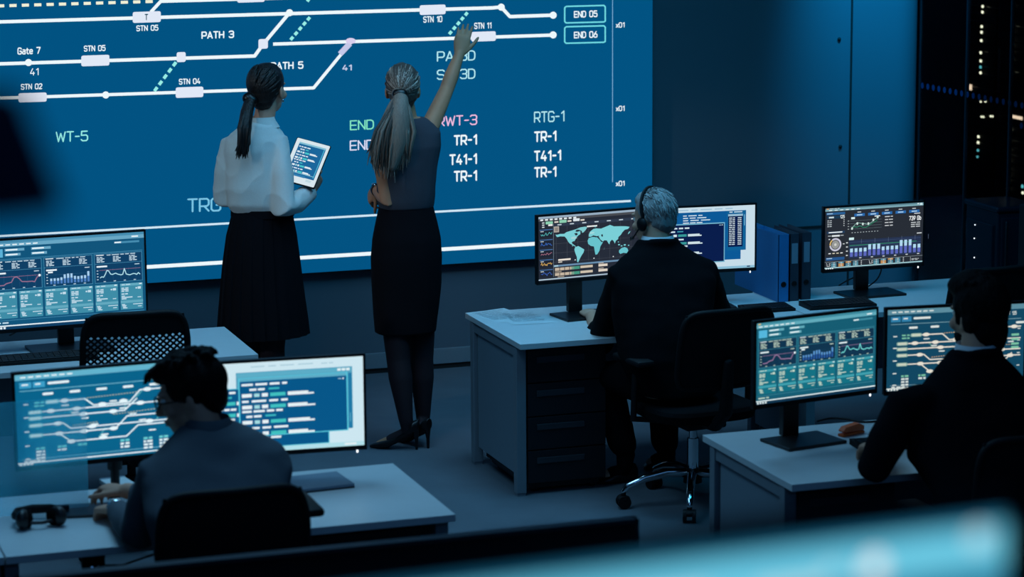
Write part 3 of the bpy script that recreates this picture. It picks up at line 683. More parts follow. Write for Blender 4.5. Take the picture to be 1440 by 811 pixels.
def DOT(x, y, r=5): g.circ(x, y, r, WH, 5)
LN([(-420, 43), (0, 30.7), (693, 11), (704.6, 9.8), (717, 23.3), (777, 21.3)], 4.8)
LN([(384, 62), (777, 49.3)], 4.6)
LN([(-420, 103), (0, 89.7), (358, 78.7), (370, 62), (407, 18)], 4.8)
LN([(-420, 152), (0, 138), (441, 123.5), (493, 60)], 4.4)
LN([(212, 17), (226, 1.8), (480, -5), (900, -16)], 4.6)
g.dash((-300, 17), (222, 1.8), 30, .58, 4.2, (240, 240, 214), 2)
g.dash((217, 128), (250, 84), 5, .62, 4.4, TL, 2); g.dash((408.5, 56), (438, 21.5), 5, .62, 4.4, TL, 2); g.dash((631.5, 48), (659.5, 15), 5, .62, 4.4, TL, 2)
g.dash((432, 2), (452, -26), 4, .6, 4.4, TL, 2)
for b in ((186.5, 16.2, 226, 31.6), (590, 6.8, 626.5, 20.5), (662.5, 44.3, 697, 58), (114.2, 77.5, 153.7, 92.6), (25.7, 130.5, 65.5, 143.4), (247, 122.2, 285.8, 137), (333.5, -10, 372, 3.2)): BX(*b)
BX(248.3, 73.2, 261, 87.2); BX(363.3, 54.8, 376.6, 68.4)
for d in ((407, 17.8), (704.6, 10), (777.6, 21.3), (777.6, 49), (40, 87.8), (148.6, 133.4)): DOT(*d)
g.circ(493, 57.4, 7, (216, 206, 236), 5, 4.2); g.line([(478, 76), (492, 61)], 8, (196, 200, 232), 3)
for cy in (20, 48.6):
    g.line([(796, cy-11), (849, cy-12.4), (851, cy-10.6), (851, cy+9.6), (849, cy+10.8), (796, cy+12.2), (794, cy+10.2), (794, cy-9)], 2.0, (110, 220, 228), 2, True)
g.line([(861.3, -40), (861.3, 256)], 1.0, (120, 176, 214), 2)
LN([(-600, 363), (0, 331.7), (887, 282.4)], 2.9, (206, 232, 246)); LN([(-600, 425), (210, 375), (887, 334.5)], 5.2)
def TX(s, cx, cy, w, h, col=WH, bold=True, slope=-.035): g.text(s, cx, cy, w, h, col, 6, bold, slope)
TX('STN 05', 207, 39.3, 31, 8.3); TX('T', 205.7, 24, 5, 9, (20, 70, 90)); TX('PATH 3', 306, 48.8, 46, 10.6); TX('Gate 7', 40.7, 71.2, 32.5, 10)
TX('STN 05', 133, 67.8, 30.6, 8.5); TX('41', 48.3, 100.8, 12.5, 10.3, WH, False); TX('STN 02', 44.2, 121.6, 30.3, 8.3); TX('STN 04', 266.5, 114.3, 30.3, 8.3)
TX('PATH 5', 403.5, 92, 46, 10.6); TX('WT-5', 101, 191.6, 45.6, 15, TL, False)
TX('TRG-1', 299, 287.5, 72, 19.5, (120, 196, 228), False)
TX('STN 10', 608.3, 27, 26.8, 9); TX('STN 11', 678.8, 36, 24.5, 9); TX('END 05', 823.3, 19.7, 33.2, 9.6); TX('END 06', 823.3, 48.7, 33.2, 9.6)
for cy in (35, 152.3, 257.7): TX('x01', 872, cy, 12.6, 7.6)
LB = (176, 232, 240)
for s, cy in (('PA', 79), ('SA', 104.7)): TX(s, 626, cy, 24, 14.4, LB, False); TX('3D', 657.3, cy-1, 22, 14.4, LB, False)
TX('END', 508.7, 175.4, 34, 14, (130, 232, 196), False, -.045); TX('END', 508.5, 203.8, 34, 14.2, (216, 222, 246), False, -.045)
g.text('41', 488, 95, 14, 8.5, (190, 204, 232), 6, True, -.03)
sl = -.045
TX('RWT-3', 642.8, 169.3, 56, 14.6, (238, 190, 222), False, sl); TX('TR-1', 654.4, 196.6, 33.4, 15, WH, True, sl); TX('T41-1', 651.3, 223.8, 39.4, 15.6, WH, True, sl); TX('TR-1', 654.4, 247.2, 33.4, 15.6, WH, True, sl)
TX('RTG-1', 772.3, 163.8, 43.4, 15.6, LB, False, sl); TX('TR-1', 766.7, 191.6, 32, 15.3, WH, True, sl); TX('T41-1', 770, 218.7, 38.7, 15.6, WH, True, sl); TX('TR-1', 766.7, 241.7, 32, 15.3, WH, True, sl)
g.build('display', M['led_wall'], vw)

# ------------------------------------------------------------------ desks, pedestals, monitors
T = 0.71
def desk(label, x0, x1, y0, y1, panel=True, lin_=.07, modesty=True):
    cx, cy = (x0+x1)/2, (y0+y1)/2; hx, hy = (x1-x0)/2, (y1-y0)/2
    t = thing('office_desk', label, 'desk', (cx, cy, 0), 0, 'white desks of the control room')
    MB().box2((-hx, -hy, T-.026), (hx, hy, T), bev=.002).build('tabletop', M['desktop'], t)
    s = .046; ix = .004
    for sx in (-1, 1):
        for sy in (-1, 1):
            x = sx*(hx-ix-s/2); y = (-hy+lin_+s/2) if sy < 0 else (hy-.06-s/2)
            mb = MB(); mb.box2((x-s/2, y-s/2, .012), (x+s/2, y+s/2, T-.027), bev=.003); mb.box2((x-s/2+.003, y-s/2+.003, 0), (x+s/2-.003, y+s/2-.003, .0125))
            mb.build('leg', M['deskmetal'], t)
    for sx in (-1, 1):
        x = sx*(hx-ix-s/2)
        MB().box2((x-.018, -hy+lin_+s, T-.075), (x+.018, hy-.06-s, T-.027), bev=.002).build('rail', M['deskmetal'], t)
        if panel: MB().box2((x-sx*.002-.009, -hy+lin_+s-.001, .09), (x-sx*.002+.009, hy-.06-s-.02, T-.074), bev=.002).build('side_panel', M['deskpanel'], t)
    if modesty: MB().box2((-hx+.06, hy-.095, .30), (hx-.06, hy-.08, T-.03), bev=.002).build('modesty_panel', M['deskpanel'], t)
    return t
AX0, CX0, BX1, DX1 = 3.665, 3.75, 2.535, 2.53
desk('white desk in the middle of the room with two sheets of paper', AX0, 5.135, 10.73, 11.53)
desk('white desk at front right under the teal dashboard monitor', CX0, 5.42, 8.07, 8.87)
desk('white desk at front left with headphones lying on its left end', 1.045, BX1, 8.10, 8.85, modesty=False)
desk('white desk at far left with the large monitor and empty mesh chair', 1.03, DX1, 10.93, 11.60)
desk('white desk in the bottom left corner, joined to the desk with headphones', -.46, 1.04, 8.10, 8.85, modesty=False)
desk('white desk at the back right carrying binders and the dark dashboard monitor', 5.142, 6.75, 10.86, 11.55)

def pedestal(label, x0, x1, y0, y1, n, top):
    cx = (x0+x1)/2; w = x1-x0
    t = thing('drawer_pedestal', label, 'drawer unit', (cx, y0, 0), 0, 'charcoal drawer pedestals under the desks')
    mb = MB(); mb.box2((-w/2, .018, .045), (w/2, y1-y0, top)); mb.box2((-w/2+.02, .04, .02), (w/2-.02, y1-y0-.02, .046))
    for sx in (-1, 1):
        for y in (.06, y1-y0-.06): mb.limb([(sx*(w/2-.05)-.012, y, .022), (sx*(w/2-.05)+.012, y, .022)], .021, n=14, capr=False)
    mb.build('body', M['drawer'], t)
    h = (top-.05)/n
    for k in range(n):
        z = .05+h*k
        d = MB().box2((-w/2+.003, 0, z+.003), (w/2-.003, .017, z+h-.003), bev=.002).build('drawer', M['drawer'], t)
        MB().box2((-w*.38, -.006, z+h-.062), (w*.22, .001, z+h-.034), bev=.003).build('handle', M['handle'], d)
    return t
pedestal('charcoal drawer unit of four drawers under the middle desk', AX0+.057, AX0+.435, 10.81, 11.40, 4, .665)
pedestal('charcoal drawer unit under the front right desk, drawer fronts facing the camera', CX0+.06, CX0+.44, 8.15, 8.74, 4, .665)
pedestal('charcoal drawer unit under the right end of the front left desk', BX1-.50, BX1-.10, 8.16, 8.74, 4, .665)

def monitor(label, cx, cy, yaw, w, h, hb, content, pal, base=(0, 0), zt=T, bw=.26, bd=.19, arm=False, tilt=0.0, strength=None):
    """stands with its base on z = zt; front looks towards -Y; hb is the height of its lower edge above the desk"""
    t = thing('computer_monitor', label, 'monitor', (cx, cy, zt), yaw, 'black desktop monitors')
    b = .009; bb = .016
    rot = Matrix.Rotation(tilt, 3, 'X'); ctr = Vector((0, 0, hb+h/2))
    mb = MB()
    mb.box((0, .012, 0), (w, .022, h), bev=.003)
    mb.box((0, .036, -.01), (w*.62, .034, h*.62), bev=.012)
    for v in mb.bm.verts: v.co = rot @ v.co + ctr
    ho = mb.build('housing', M['blackplastic'], t)
    iw, ih = w-2*b, h-b-bb; cz = (bb-b)/2
    # bezel rim
    mb = MB()
    for lo, hi in (((-w/2, -.0015, -h/2), (w/2, .002, -h/2+bb)), ((-w/2, -.0015, h/2-b), (w/2, .002, h/2)), ((-w/2, -.0015, -h/2), (-w/2+b, .002, h/2)), ((w/2-b, -.0015, -h/2), (w/2, .002, h/2))): mb.box2(lo, hi)
    for v in mb.bm.verts: v.co = rot @ v.co + ctr
    mb.build('bezel', M['dullblack'], t)
    g = G(lambda x, y: (-iw/2+iw*x/1600, cz+ih/2-ih*y/900), .00012)
    content(g, pal)
    for v in g.bm.verts: v.co = rot @ v.co + ctr
    g.build('display', M['pixels'], t)
    if base is not None:
        bx, by = base
        mb = MB(); mb.box2((bx-bw/2, by-bd*.62, 0), (bx+bw/2, by+bd*.38, .012), bev=.003); mb.build('base', M['blackplastic'], t)
        mb = MB(); mb.box2((bx-.036, by+.055, .011), (bx+.036, by+.085, hb+h*.45), bev=.004); mb.box2((bx-.03, by*.5+.03, hb+h*.36), (bx+.03, by+.06, hb+h*.5))
        mb.build('column', M['blackplastic'], t)
    if arm is not False:
        ax = arm; zc_ = hb+h*.5
        mb = MB(); mb.limb([(ax, .10, .0), (ax, .10, zc_)], .016, n=18, capr=False); mb.limb([(ax, .10, hb-.05), (ax, .10, hb-.015)], .026, n=18, capr=False); mb.box((ax, .10, .006), (.07, .08, .012), bev=.003)
        mb.build('pole', M['blackplastic'], t, True)
        mb = MB(); mb.limb([(ax, .10, zc_-.02), (ax*.5, .075, zc_-.01), (0, .05, zc_)], .015, n=12); mb.box((0, .05, zc_), (.1, .012, .1), bev=.003); mb.build('arm', M['blackplastic'], t)
    mb = MB(); mb.box((w*.44, -.003, -h/2-.004), (.006, .003, .009), bev=.001)
    for v in mb.bm.verts: v.co = rot @ v.co + ctr
    mb.build('power_light', M['ledwhite'], t)
    return t
def mon_from(label, pl, pr, Yl, Yr, h, content, pal, **k):
    """monitor whose lower corners stand at the photo's corners pl / pr at depths Yl / Yr"""
    a = aty(*pl, Yl); b = aty(*pr, Yr)
    w = math.hypot(b.x-a.x, b.y-a.y); yaw = math.atan2(b.y-a.y, b.x-a.x); hb = (a.z+b.z)/2-T
    return monitor(label, (a.x+b.x)/2, (a.y+b.y)/2, yaw, w, h, hb, content, pal, **k)
mon_from('black monitor showing a pale world map, at the left of the middle desk', (755, 400), (905, 388), 11.22, 11.29, .325, worldmap, None, base=(-.04, .02))
mon_from('black monitor with white desktop and navy code window, behind the grey-haired man', (914, 391), (1063.5, 377), 11.31, 11.27, .325, code_navy, PAL_CN)
mon_from('black monitor with dark dashboard reading 739 Gb, on the back right desk', (1157, 381.5), (1299, 376), 11.28, 11.30, .322, dark_dash, None, base=(-.02, .02), bw=.3)
mon_from('black monitor with teal dashboard of line and bar charts, at front right', (1060, 572), (1233, 556), 8.50, 8.60, .326, dashboard, PAL_TEAL, base=(.0, .10))
mon_from('black monitor showing a railway track plan, in front of the dark-haired man at right', (1243, 553.5), (1441, 548), 8.62, 8.56, .334, tracks, PAL_TRK2, base=(0, .14))
mon_from('black monitor showing a bright railway track plan, at front left', (22, 660), (268, 641), 8.62, 8.66, .337, tracks, PAL_TRK1, base=None, arm=.06)
mon_from('black monitor with white desktop and blue code window, right of the young man', (284, 648), (516, 630.5), 8.66, 8.62, .342, code_white, PAL_CW, base=None, arm=-.03)
mon_from('large black monitor with blue dashboard, on the far left desk by the mesh chair', (-14, 464), (209, 458.5), 11.30, 11.34, .415, dashboard, PAL_BLUE, base=(.0, .03), bw=.36, bd=.24)

# foreground: raised gallery with one monitor close to the camera, far out of focus
GZ = 1.40
structure(MB().box2((-4, -2, 0), (11, 2.05, GZ)).build('floor_gallery', M['floor']))
fa = atd(1434, 699, 1.5); fb_ = atz(720, 784, fa.z)
dirv = (fa-fb_); dirv.z = 0; dirv.normalize()
fw_ = 1.0*.545*2; fw_ = .60; fh = .34
yawf = math.atan2(dirv.y, dirv.x)
fc = Vector((fa.x, fa.y, 0)) - dirv*(fw_/2)
hbF = .11; FT = fa.z-fh-hbF
PAL_FG = dict(PAL_TEAL); PAL_FG.update(bg=(64, 140, 160), bar=(104, 196, 222), bar2=(60, 166, 206), panel=(40, 110, 130), hi=(176, 214, 224), card=(70, 168, 190), cardbar=(110, 196, 210))
def fgd(px, py):
    nrm = Vector((-dirv.y, dirv.x, 0)); d = ray(px, py); q = CAM + d*((fa-CAM).dot(nrm)/d.dot(nrm))
    return 1600*(1-(fa-q).dot(dirv)/fw_), 900*(fa.z-q.z)/fh
def fg_content(g, P):
    g.rect(0, 0, 1600, 900, P['bg'], 0)
    g.rect(0, 0, 1600, 16, (30, 104, 140), 1); g.rect(0, 16, 1600, 74, P['bar'], 1)
    g.rect(0, 90, 1600, 36, (20, 108, 142), 1)
    for px, py, r, c in ((1393, 733, 20, P['hi']), (1243, 776, 20, (246, 248, 248)), (1180, 785, 12, P['hi']), (1385, 770, 5, P['bar'])):
        x, y = fgd(px, py); g.circ(x, y, r, c, 3)
    x, y = fgd(1125, 806); g.rect(x-60, y-8, 110, 22, P['hi'], 3); x, y = fgd(960, 812); g.rect(x-80, y, 130, 14, P['hi'], 3)
    for k in range(3): g.rect(40+520*k, 420, 480, 400, P['panel'], 1); bars(g, 80+520*k, 480, 420, 260, 10, P['hi'], P['bar'], .4, 1, 3)
fm = monitor('blurred bright teal monitor close to the camera along the bottom right of the photo', fc.x, fc.y, yawf, fw_, fh, hbF, fg_content, PAL_FG, zt=FT)
# its desk on the gallery
gd = thing('gallery_desk', 'narrow dark desk on the raised gallery under the blurred bright teal monitor', 'desk', (fc.x, fc.y, GZ), yawf)
mb = MB(); mb.box2((-.55, -.22, FT-GZ-.03), (.55, .24, FT-GZ), bev=.003); mb.build('tabletop', M['drawer'], gd)
for sx in (-.5, .5):
    for sy in (-.16, .18): MB().box2((sx-.02, sy-.02, 0), (sx+.02, sy+.02, FT-GZ-.03)).build('leg', M['dullblack'], gd)

# blurred dark lamp shade hanging at the left edge, close to the camera
lc = atd(-70, 215, 1.25); s = 1.25/FPX
pl_ = thing('hanging_lamp', 'unlit black lamp shade, far out of focus, hanging at the left edge', 'lamp', (lc.x, lc.y, lc.z), 0)
mb = MB(); prof = [(90*s, 82*s), (104*s, 82*s), (160*s, -80*s), (156*s, -80*s), (98*s, 76*s), (88*s, 76*s)]
n = 40; rings = [[Vector((r*math.cos(2*PI*j/n), r*math.sin(2*PI*j/n), z)) for j in range(n)] for r, z in prof]
mb.loft(rings, cap=False); mb.ell((0, 0, 80*s), (92*s, 92*s, 6*s), n=40); mb.build('lamp_shade', M['lampshade'], pl_, True)
MB().limb([(0, 0, 82*s), (0, 0, 4.4-lc.z)], .004, n=8, capr=False).build('cord', M['dullblack'], pl_)
mb = MB(); mb.ell((0, 0, 10*s), (30*s, 30*s, 36*s)); mb.limb([(0, 0, 20*s), (0, 0, 76*s)], 16*s, n=14); mb.build('bulb', M['paper'], pl_, True)

# low dark partition nearer than the front left desk
pz = 1.02
pa = atz(895, 727, pz); pb = atz(20, 807, pz)
pt = thing('partition_screen', 'low black partition panel along the bottom of the photo, in front of the black chair', 'partition', ((pa.x+pb.x)/2, pa.y, 0))
hw = (pa.x-pb.x)/2
MB().box2((-hw+.008, -.016, .05), (hw-.008, .016, pz-.012)).build('panel', M['partition'], pt)
mb = MB(); mb.box2((-hw, -.02, pz-.012), (hw, .02, pz)); mb.box2((-hw, -.02, .03), (hw, .02, .05)); mb.box2((hw-.01, -.02, .03), (hw, .02, pz)); mb.box2((-hw, -.02, .03), (-hw+.01, .02, pz)); mb.build('frame', M['partedge'], pt)
for sx in (-1, 1): MB().box2((sx*(hw-.2)-.02, -.2, 0), (sx*(hw-.2)+.02, .2, .03), bev=.004).build('foot', M['partedge'], pt)

# ------------------------------------------------------------------ office chairs
def chair(label, x, y, rz, top=.96, bw=.46, chrome=True, arms=True, seat_z=.47, meshy=False, base_rot=0.0, tiltb=-.10, arm_hs=(.205, .205)):
    """seat centre at the origin; faces +Y (the backrest is at -Y)"""
    t = thing('office_chair', label, 'chair', (x, y, 0), rz, 'black swivel office chairs')
    mt = M['chrome'] if chrome else M['dullblack']
    hub = MB(); hub.limb([(0, 0, .10), (0, 0, .165)], [.042, .036], n=20, capr=False); hub.build('hub', M['dullblack'], t, True)
    for k in range(5):
        a = base_rot+2*PI*k/5; d = Vector((math.cos(a), math.sin(a), 0)); r = .315
        leg = MB()
        leg.limb([d*.03+Vector((0, 0, .145)), d*.12+Vector((0, 0, .148)), d*.22+Vector((0, 0, .128)), d*(r-.02)+Vector((0, 0, .098)), d*r+Vector((0, 0, .075))], [.022, .02, .018, .017, .013], n=12)
        lo = leg.build('leg', mt, t, True)
        ca = MB(); side = Vector((-d.y, d.x, 0))
        for sg in (-1, 1): ca.limb([d*r+side*sg*.012+Vector((0, 0, .029)), d*r+side*sg*.028+Vector((0, 0, .029))], [.029, .029], n=18, capr=False)
        ca.limb([d*r+Vector((0, 0, .05)), d*r+Vector((0, 0, .075))], .011, n=10); ca.ell(d*r+Vector((0, 0, .042)), (.03, .03, .016))
        ca.build('caster', M['dullblack'], lo, True)
    col = MB(); col.limb([(0, 0, .14), (0, 0, .30)], .026, n=20, capr=False); col.limb([(0, 0, .30), (0, 0, seat_z-.09)], .018, n=16, capr=False)
    col.build('column', mt, t, True)
    me = MB(); me.box((0, -.01, seat_z-.085), (.2, .24, .045), bev=.012); me.limb([(.08, 0, seat_z-.085), (.24, .02, seat_z-.085)], .007, n=8); me.build('tilt_mechanism', M['dullblack'], t, True)
    se = MB(); rs = []
    for z, k in ((-.062, .86), (-.055, .97), (-.02, 1.0), (-.004, .96), (0, .86)): rs.append(ring((0, .0, seat_z+z), .245*k, .235*k, n=36, p=3.6))
    se.loft(rs); se.build('seat', M['fabricblack'], t, True)
    # backrest: rounded frame, solid upper band and net
    zb, zt_ = seat_z+.10, top; H = zt_-zb; yb = -.245
    def B(u, v):
        """u -1..1 across, v 0..1 up"""
        w = bw/2*(0.90+.10*math.sin(PI*min(1, v*.9)))
        bulge = .035*(u*u) - .02*math.sin(PI*v)
        return Vector((u*w, yb+tiltb*v+bulge+.0, zb+H*v))
    def outline(k=1.0, n=64):
        out = []
        for j in range(n):
            a = 2*PI*j/n; ca, sa = math.cos(a), math.sin(a)
            u = math.copysign(abs(ca)**(2/7.0), ca)*k; v = .5+.5*math.copysign(abs(sa)**(2/6.5), sa)*k
            q = B(u, v)
            out.append(q)
        return out
    fr = MB(); ol = outline(.97); ol = ol+[ol[0]]
    fr.limb(ol, .0135, n=10, capr=False); fr.build('back_frame', M['dullblack'], t, True)
    pb_ = MB()
    def sheet(v0, v1, u1, nu, nv, th):
        vs = []; fs = []
        for s_ in (0, 1):
            for i in range(nv+1):
                for j in range(nu+1):
                    q = B(-u1+2*u1*j/nu, v0+(v1-v0)*i/nv); vs.append(q+Vector((0, -th/2+th*s_, 0)))
        o = (nu+1)*(nv+1)
        for i in range(nv):
            for j in range(nu):
                a = i*(nu+1)+j
                fs.append((a, a+1, a+nu+2, a+nu+1)); fs.append((o+a+nu+1, o+a+nu+2, o+a+1, o+a))
        for j in range(nu): fs.append((j+1, j, o+j, o+j+1)); a = nv*(nu+1)+j; fs.append((a, a+1, o+a+1, o+a))
        for i in range(nv): a = i*(nu+1); fs.append((a, a+nu+1, o+a+nu+1, o+a)); a += nu; fs.append((a+nu+1, a, o+a, o+a+nu+1))
        pb_.add(vs, fs)
    if meshy:
        sheet(.80, .965, .955, 16, 8, .012)
        # open diamond net below
        nu, nv, w = 15, 15, .0046
        for k in range(-nv, nu+1):
            for sg in (1, -1):
                P_ = []
                for i in range(nv+1):
                    j = k+i if sg > 0 else nu-(k+i)
                    if 0 <= j <= nu: P_.append(B(-.95+1.9*j/nu, 0.04+.77*i/nv))
                if len(P_) > 1: pb_.limb(P_, w, n=5, capr=False)
    else:
        sheet(.035, .965, .955, 18, 14, .010)
    pb_.build('backrest', M['meshblack'], t, True)
    sp = MB(); sp.limb([(0, -.06, seat_z-.08), (0, -.20, seat_z-.075), (0, yb-.045, seat_z+.0), (0, yb+tiltb*.3-.04, zb+H*.35)], [.024, .024, .022, .016], n=12, flat=1.5, ref=(1, 0, 0)); sp.build('back_support', M['dullblack'], t, True)
    if arms:
        for sx in (-1, 1):
            ar = MB(); x_ = sx*.285; arm_h = arm_hs[0 if sx < 0 else 1]
            ar.limb([(sx*.14, .02, seat_z-.08), (x_-.0*sx, .02, seat_z-.06), (x_, .01, seat_z+.05), (x_, 0, seat_z+arm_h-.015)], [.014, .016, .015, .014], n=10)
            ao = ar.build('armrest', M['dullblack'], t, True)
            pad = MB(); pad.box((x_, .02, seat_z+arm_h), (.085, .25, .028), bev=.012); pad.build('armrest_pad', M['dullblack'], ao, True)
    return t

# ------------------------------------------------------------------ people
def HM(pos, yaw, pitch=0, roll=0):
    return Matrix.Translation(pos) @ Matrix.Rotation(yaw, 4, 'Z') @ Matrix.Rotation(pitch, 4, 'X') @ Matrix.Rotation(roll, 4, 'Y')
def put(sub, mx, mb):
    sub.bm.verts.ensure_lookup_table()
    for v in sub.bm.verts: v.co = mx @ v.co
    sub.bm.verts.index_update()
    mb.add([v.co.copy() for v in sub.bm.verts], [[v.index for v in f.verts] for f in sub.bm.faces]); sub.bm.free()
def head_shapes(mb, mx, k=1.0, fem=False):
    """head frame: origin at the ear line, face towards +Y; crown at z=.125, chin at z=-.105"""
    h = MB()
    h.ell((0, -.012, .035), (.074, .096, .092), n=28, m=18)
    h.ell((0, .018, -.01), (.068, .074, .075), n=24, m=14)
    h.ell((0, .030, -.058), (.052 if fem else .058, .056, .052), n=24, m=14)
    h.ell((0, .066, -.086), (.022, .02, .018))                                   # chin
    h.limb([(0, .088, .022), (0, .098, -.008), (0, .108, -.026)], [.009, .011, .014], n=12); h.ell((0, .096, -.031), (.019, .014, .010))  # nose
    h.limb([(-.046, .078, .032), (-.02, .088, .030), (0, .087, .027), (.02, .088, .030), (.046, .078, .032)], [.008, .010, .009, .010, .008], n=10)  # brow
    for sx in (-1, 1):
        h.ell((sx*.046, .062, -.022), (.022, .022, .022))                        # cheek
        h.ell((sx*.077, -.008, -.006), (.008, .020, .032), rot=Matrix.Rotation(sx*.35, 3, 'Z')); h.ell((sx*.074, .0, -.03), (.008, .012, .012))  # ear
    h.limb([(-.022, .083, -.058), (0, .091, -.057), (.022, .083, -.058)], [.006, .008, .006], n=10)
    h.limb([(-.018, .082, -.068), (0, .088, -.068), (.018, .082, -.068)], [.006, .009, .006], n=10)
    for v in h.bm.verts: v.co *= k
    put(h, mx, mb)
def face_parts(mx, parent, k=1.0):
    for sx in (-1, 1):
        e = MB(); e.ell((0, 0, 0), (.0125, .0125, .0115), n=16, m=10, mi=0); e.ell((0, .0075, 0), (.0062, .0055, .0062), n=14, m=8, mi=1)
        for v in e.bm.verts: v.co = mx @ (v.co*k + Vector((sx*.031, .0745, .012))*k)
        e.build('eye', [M['eye'], M['blackplastic']], parent, True)
    l = MB(); l.limb([(-.021, .086, -.0585), (0, .0965, -.0575), (.021, .086, -.0585)], [.0035, .005, .0035], n=10); l.limb([(-.017, .086, -.0665), (0, .095, -.0675), (.017, .086, -.0665)], [.0035, .0055, .0035], n=10)
    for v in l.bm.verts: v.co = mx @ (v.co*k)
    l.build('lips', M['lips'], parent, True)
def hand_shapes(mb, wrist, d, up, side, curl=(.35, .35, .35, .4), spread=.10, thumb=(.7, .25), k=1.0):
    """d = direction of the fingers, up = back of the hand, side = +1 when the thumb lies to the left of d seen from the back"""
    d = Vector(d).normalized(); up = Vector(up); up = (up - d*up.dot(d)).normalized(); lat = up.cross(d)*side      # towards the thumb
    wrist = Vector(wrist)
    def P(a, b, c): return wrist + d*(a*k) + lat*(b*k) + up*(c*k)
    rings = []
    for a, w, h_, c0 in ((-.03, .024, .019, 0), (.0, .027, .018, 0), (.03, .036, .017, 0), (.06, .042, .0155, .001), (.085, .041, .014, .001), (.096, .036, .010, 0)):
        rings.append([P(a, 0, c0) + lat*(w*k*math.cos(t)) + up*(h_*k*math.sin(t)) for t in [2*PI*j/18 for j in range(18)]])
    mb.loft(rings)
    L = ((.072, .030), (.080, .0105), (.074, -.0095), (.058, -.028))
    for i, (ln, b) in enumerate(L):
        c = curl[i]; an = spread*(1.5-i)/1.5
        p = P(.082, b, 0); pts = [P(.062, b*.9, 0), p]; ang = 0.25*c
        for s_ in (.44, .31, .25):
            ang += c
            st = (d*math.cos(ang)*math.cos(an) + lat*math.sin(an)*math.cos(ang) - up*math.sin(ang))
            p = p + st*(ln*s_*k); pts.append(p)
        r = (.0092, .009, .0083, .0076, .0064)
        if i == 3: r = tuple(q*.86 for q in r)
        mb.limb(pts, [q*k for q in r], n=12)
    ta, tc = thumb
    p = P(.018, .026, -.004); pts = [P(.005, .012, -.003), p]
    for s_, da in ((.040, 0), (.032, -.12), (.026, -.25)):
        st = (d*math.cos(ta+da) + lat*math.sin(ta+da) - up*tc).normalized(); p = p + st*(s_*k); pts.append(p)
    mb.limb(pts, [.013*k, .0125*k, .0105*k, .0095*k, .0075*k], n=12)
def wrinkle(amp, sc=(14, 14, 5), seed=0.0):
    def f(c):
        p = Vector((c.x*sc[0]+seed, c.y*sc[1], c.z*sc[2])); return amp*(noise.noise(p) + .5*noise.noise(p*2.1))
    return f
def hair_cap(mx, pieces, name, m, parent, amp=.003, k=1.0, disp_sc=(40, 40, 14), voxel=.004):
    h = MB()
    for q in pieces:
        if q[0] == 'e': h.ell(q[1], q[2], rot=q[3] if len(q) > 3 else None, n=28, m=18)
        else: h.limb(q[1], q[2], n=10)
    for v in h.bm.verts: v.co = mx @ (v.co*k)
    return h.fuse(name, m, parent, voxel, 3, wrinkle(amp, disp_sc))
def torso(mb, secs, grow=0.0):
    mb.loft([ring(c, rx+grow, ry+grow, rot, 28, p) for c, rx, ry, rot, p in secs])
def shoe_shape(mb, heel, toe, w=.048, hgt=.085):
    heel, toe = Vector(heel), Vector(toe); d = (toe-heel); L = d.length; d.normalize(); s = Vector((-d.y, d.x, 0)).normalized()
    prof = ((0.0, .55, .75), (.06, .78, 1.0), (.25, .82, .98), (.45, .88, .78), (.65, 1.0, .52), (.82, .95, .40), (.94, .70, .33), (1.0, .35, .22))
    rings = []
    for t, kw, kh in prof:
        c = heel + d*(L*t); r = []
        for j in range(20):
            a = 2*PI*j/20; z = math.sin(a)
            zz = hgt*kh*.5*(1+z)
            r.append(Vector((c.x, c.y, heel.z)) + s*(w*kw*math.cos(a)*(1 if z < 0 else .92)) + Vector((0, 0, zz)))
        rings.append(r)
    mb.loft(rings)

def person(label, root, group=None):
    return thing('person', label, 'person', root)
def secs_px(root, rows):
    """rows (px left, px right, py, Y, ry, rot, p) -> torso sections in the person's frame"""
    out = []
    for r in rows:
        a, b, py, Y, ry = r[:5]; rot = r[5] if len(r) > 5 else 0; p = r[6] if len(r) > 6 else 2.3
        A = aty(a, py, Y); B = aty(b, py, Y)
        out.append(((A+B)/2-root, (B-A).length/2, ry, rot, p))
    return out

def combed(m, mx, tie_w, c, r, n, seed, rad=.0055, tones=(0,)):
    rnd = random.Random(seed); inv = mx.inverted(); tl = inv @ tie_w
    U = lambda q: Vector(((q.x-c[0])/r[0], (q.y-c[1])/r[1], (q.z-c[2])/r[2])).normalized()
    t0 = U(tl); k = 0
    while k < n:
        s = Vector((rnd.gauss(0, 1), rnd.gauss(0, 1), rnd.gauss(0, 1))).normalized()
        if (s.y > .15 and s.z < .62-.2*abs(s.x)) or s.z < -.45 or s.angle(t0) < .5: continue
        pts = []; L = s.angle(t0); a0 = min(L, rnd.uniform(.9, 2.2))
        for j in range(8):
            a = a0*(1-j/7)
            d = (t0*math.sin(L-a)+s*math.sin(a)) if abs(math.sin(L)) > 1e-3 else t0
            d = d.normalized(); pts.append(mx @ Vector((c[0]+r[0]*d.x, c[1]+r[1]*d.y, c[2]+r[2]*d.z)))
        m.limb(pts, [.001]+[rad]*6+[rad*.8], n=6, mi=rnd.choice(tones)); k += 1

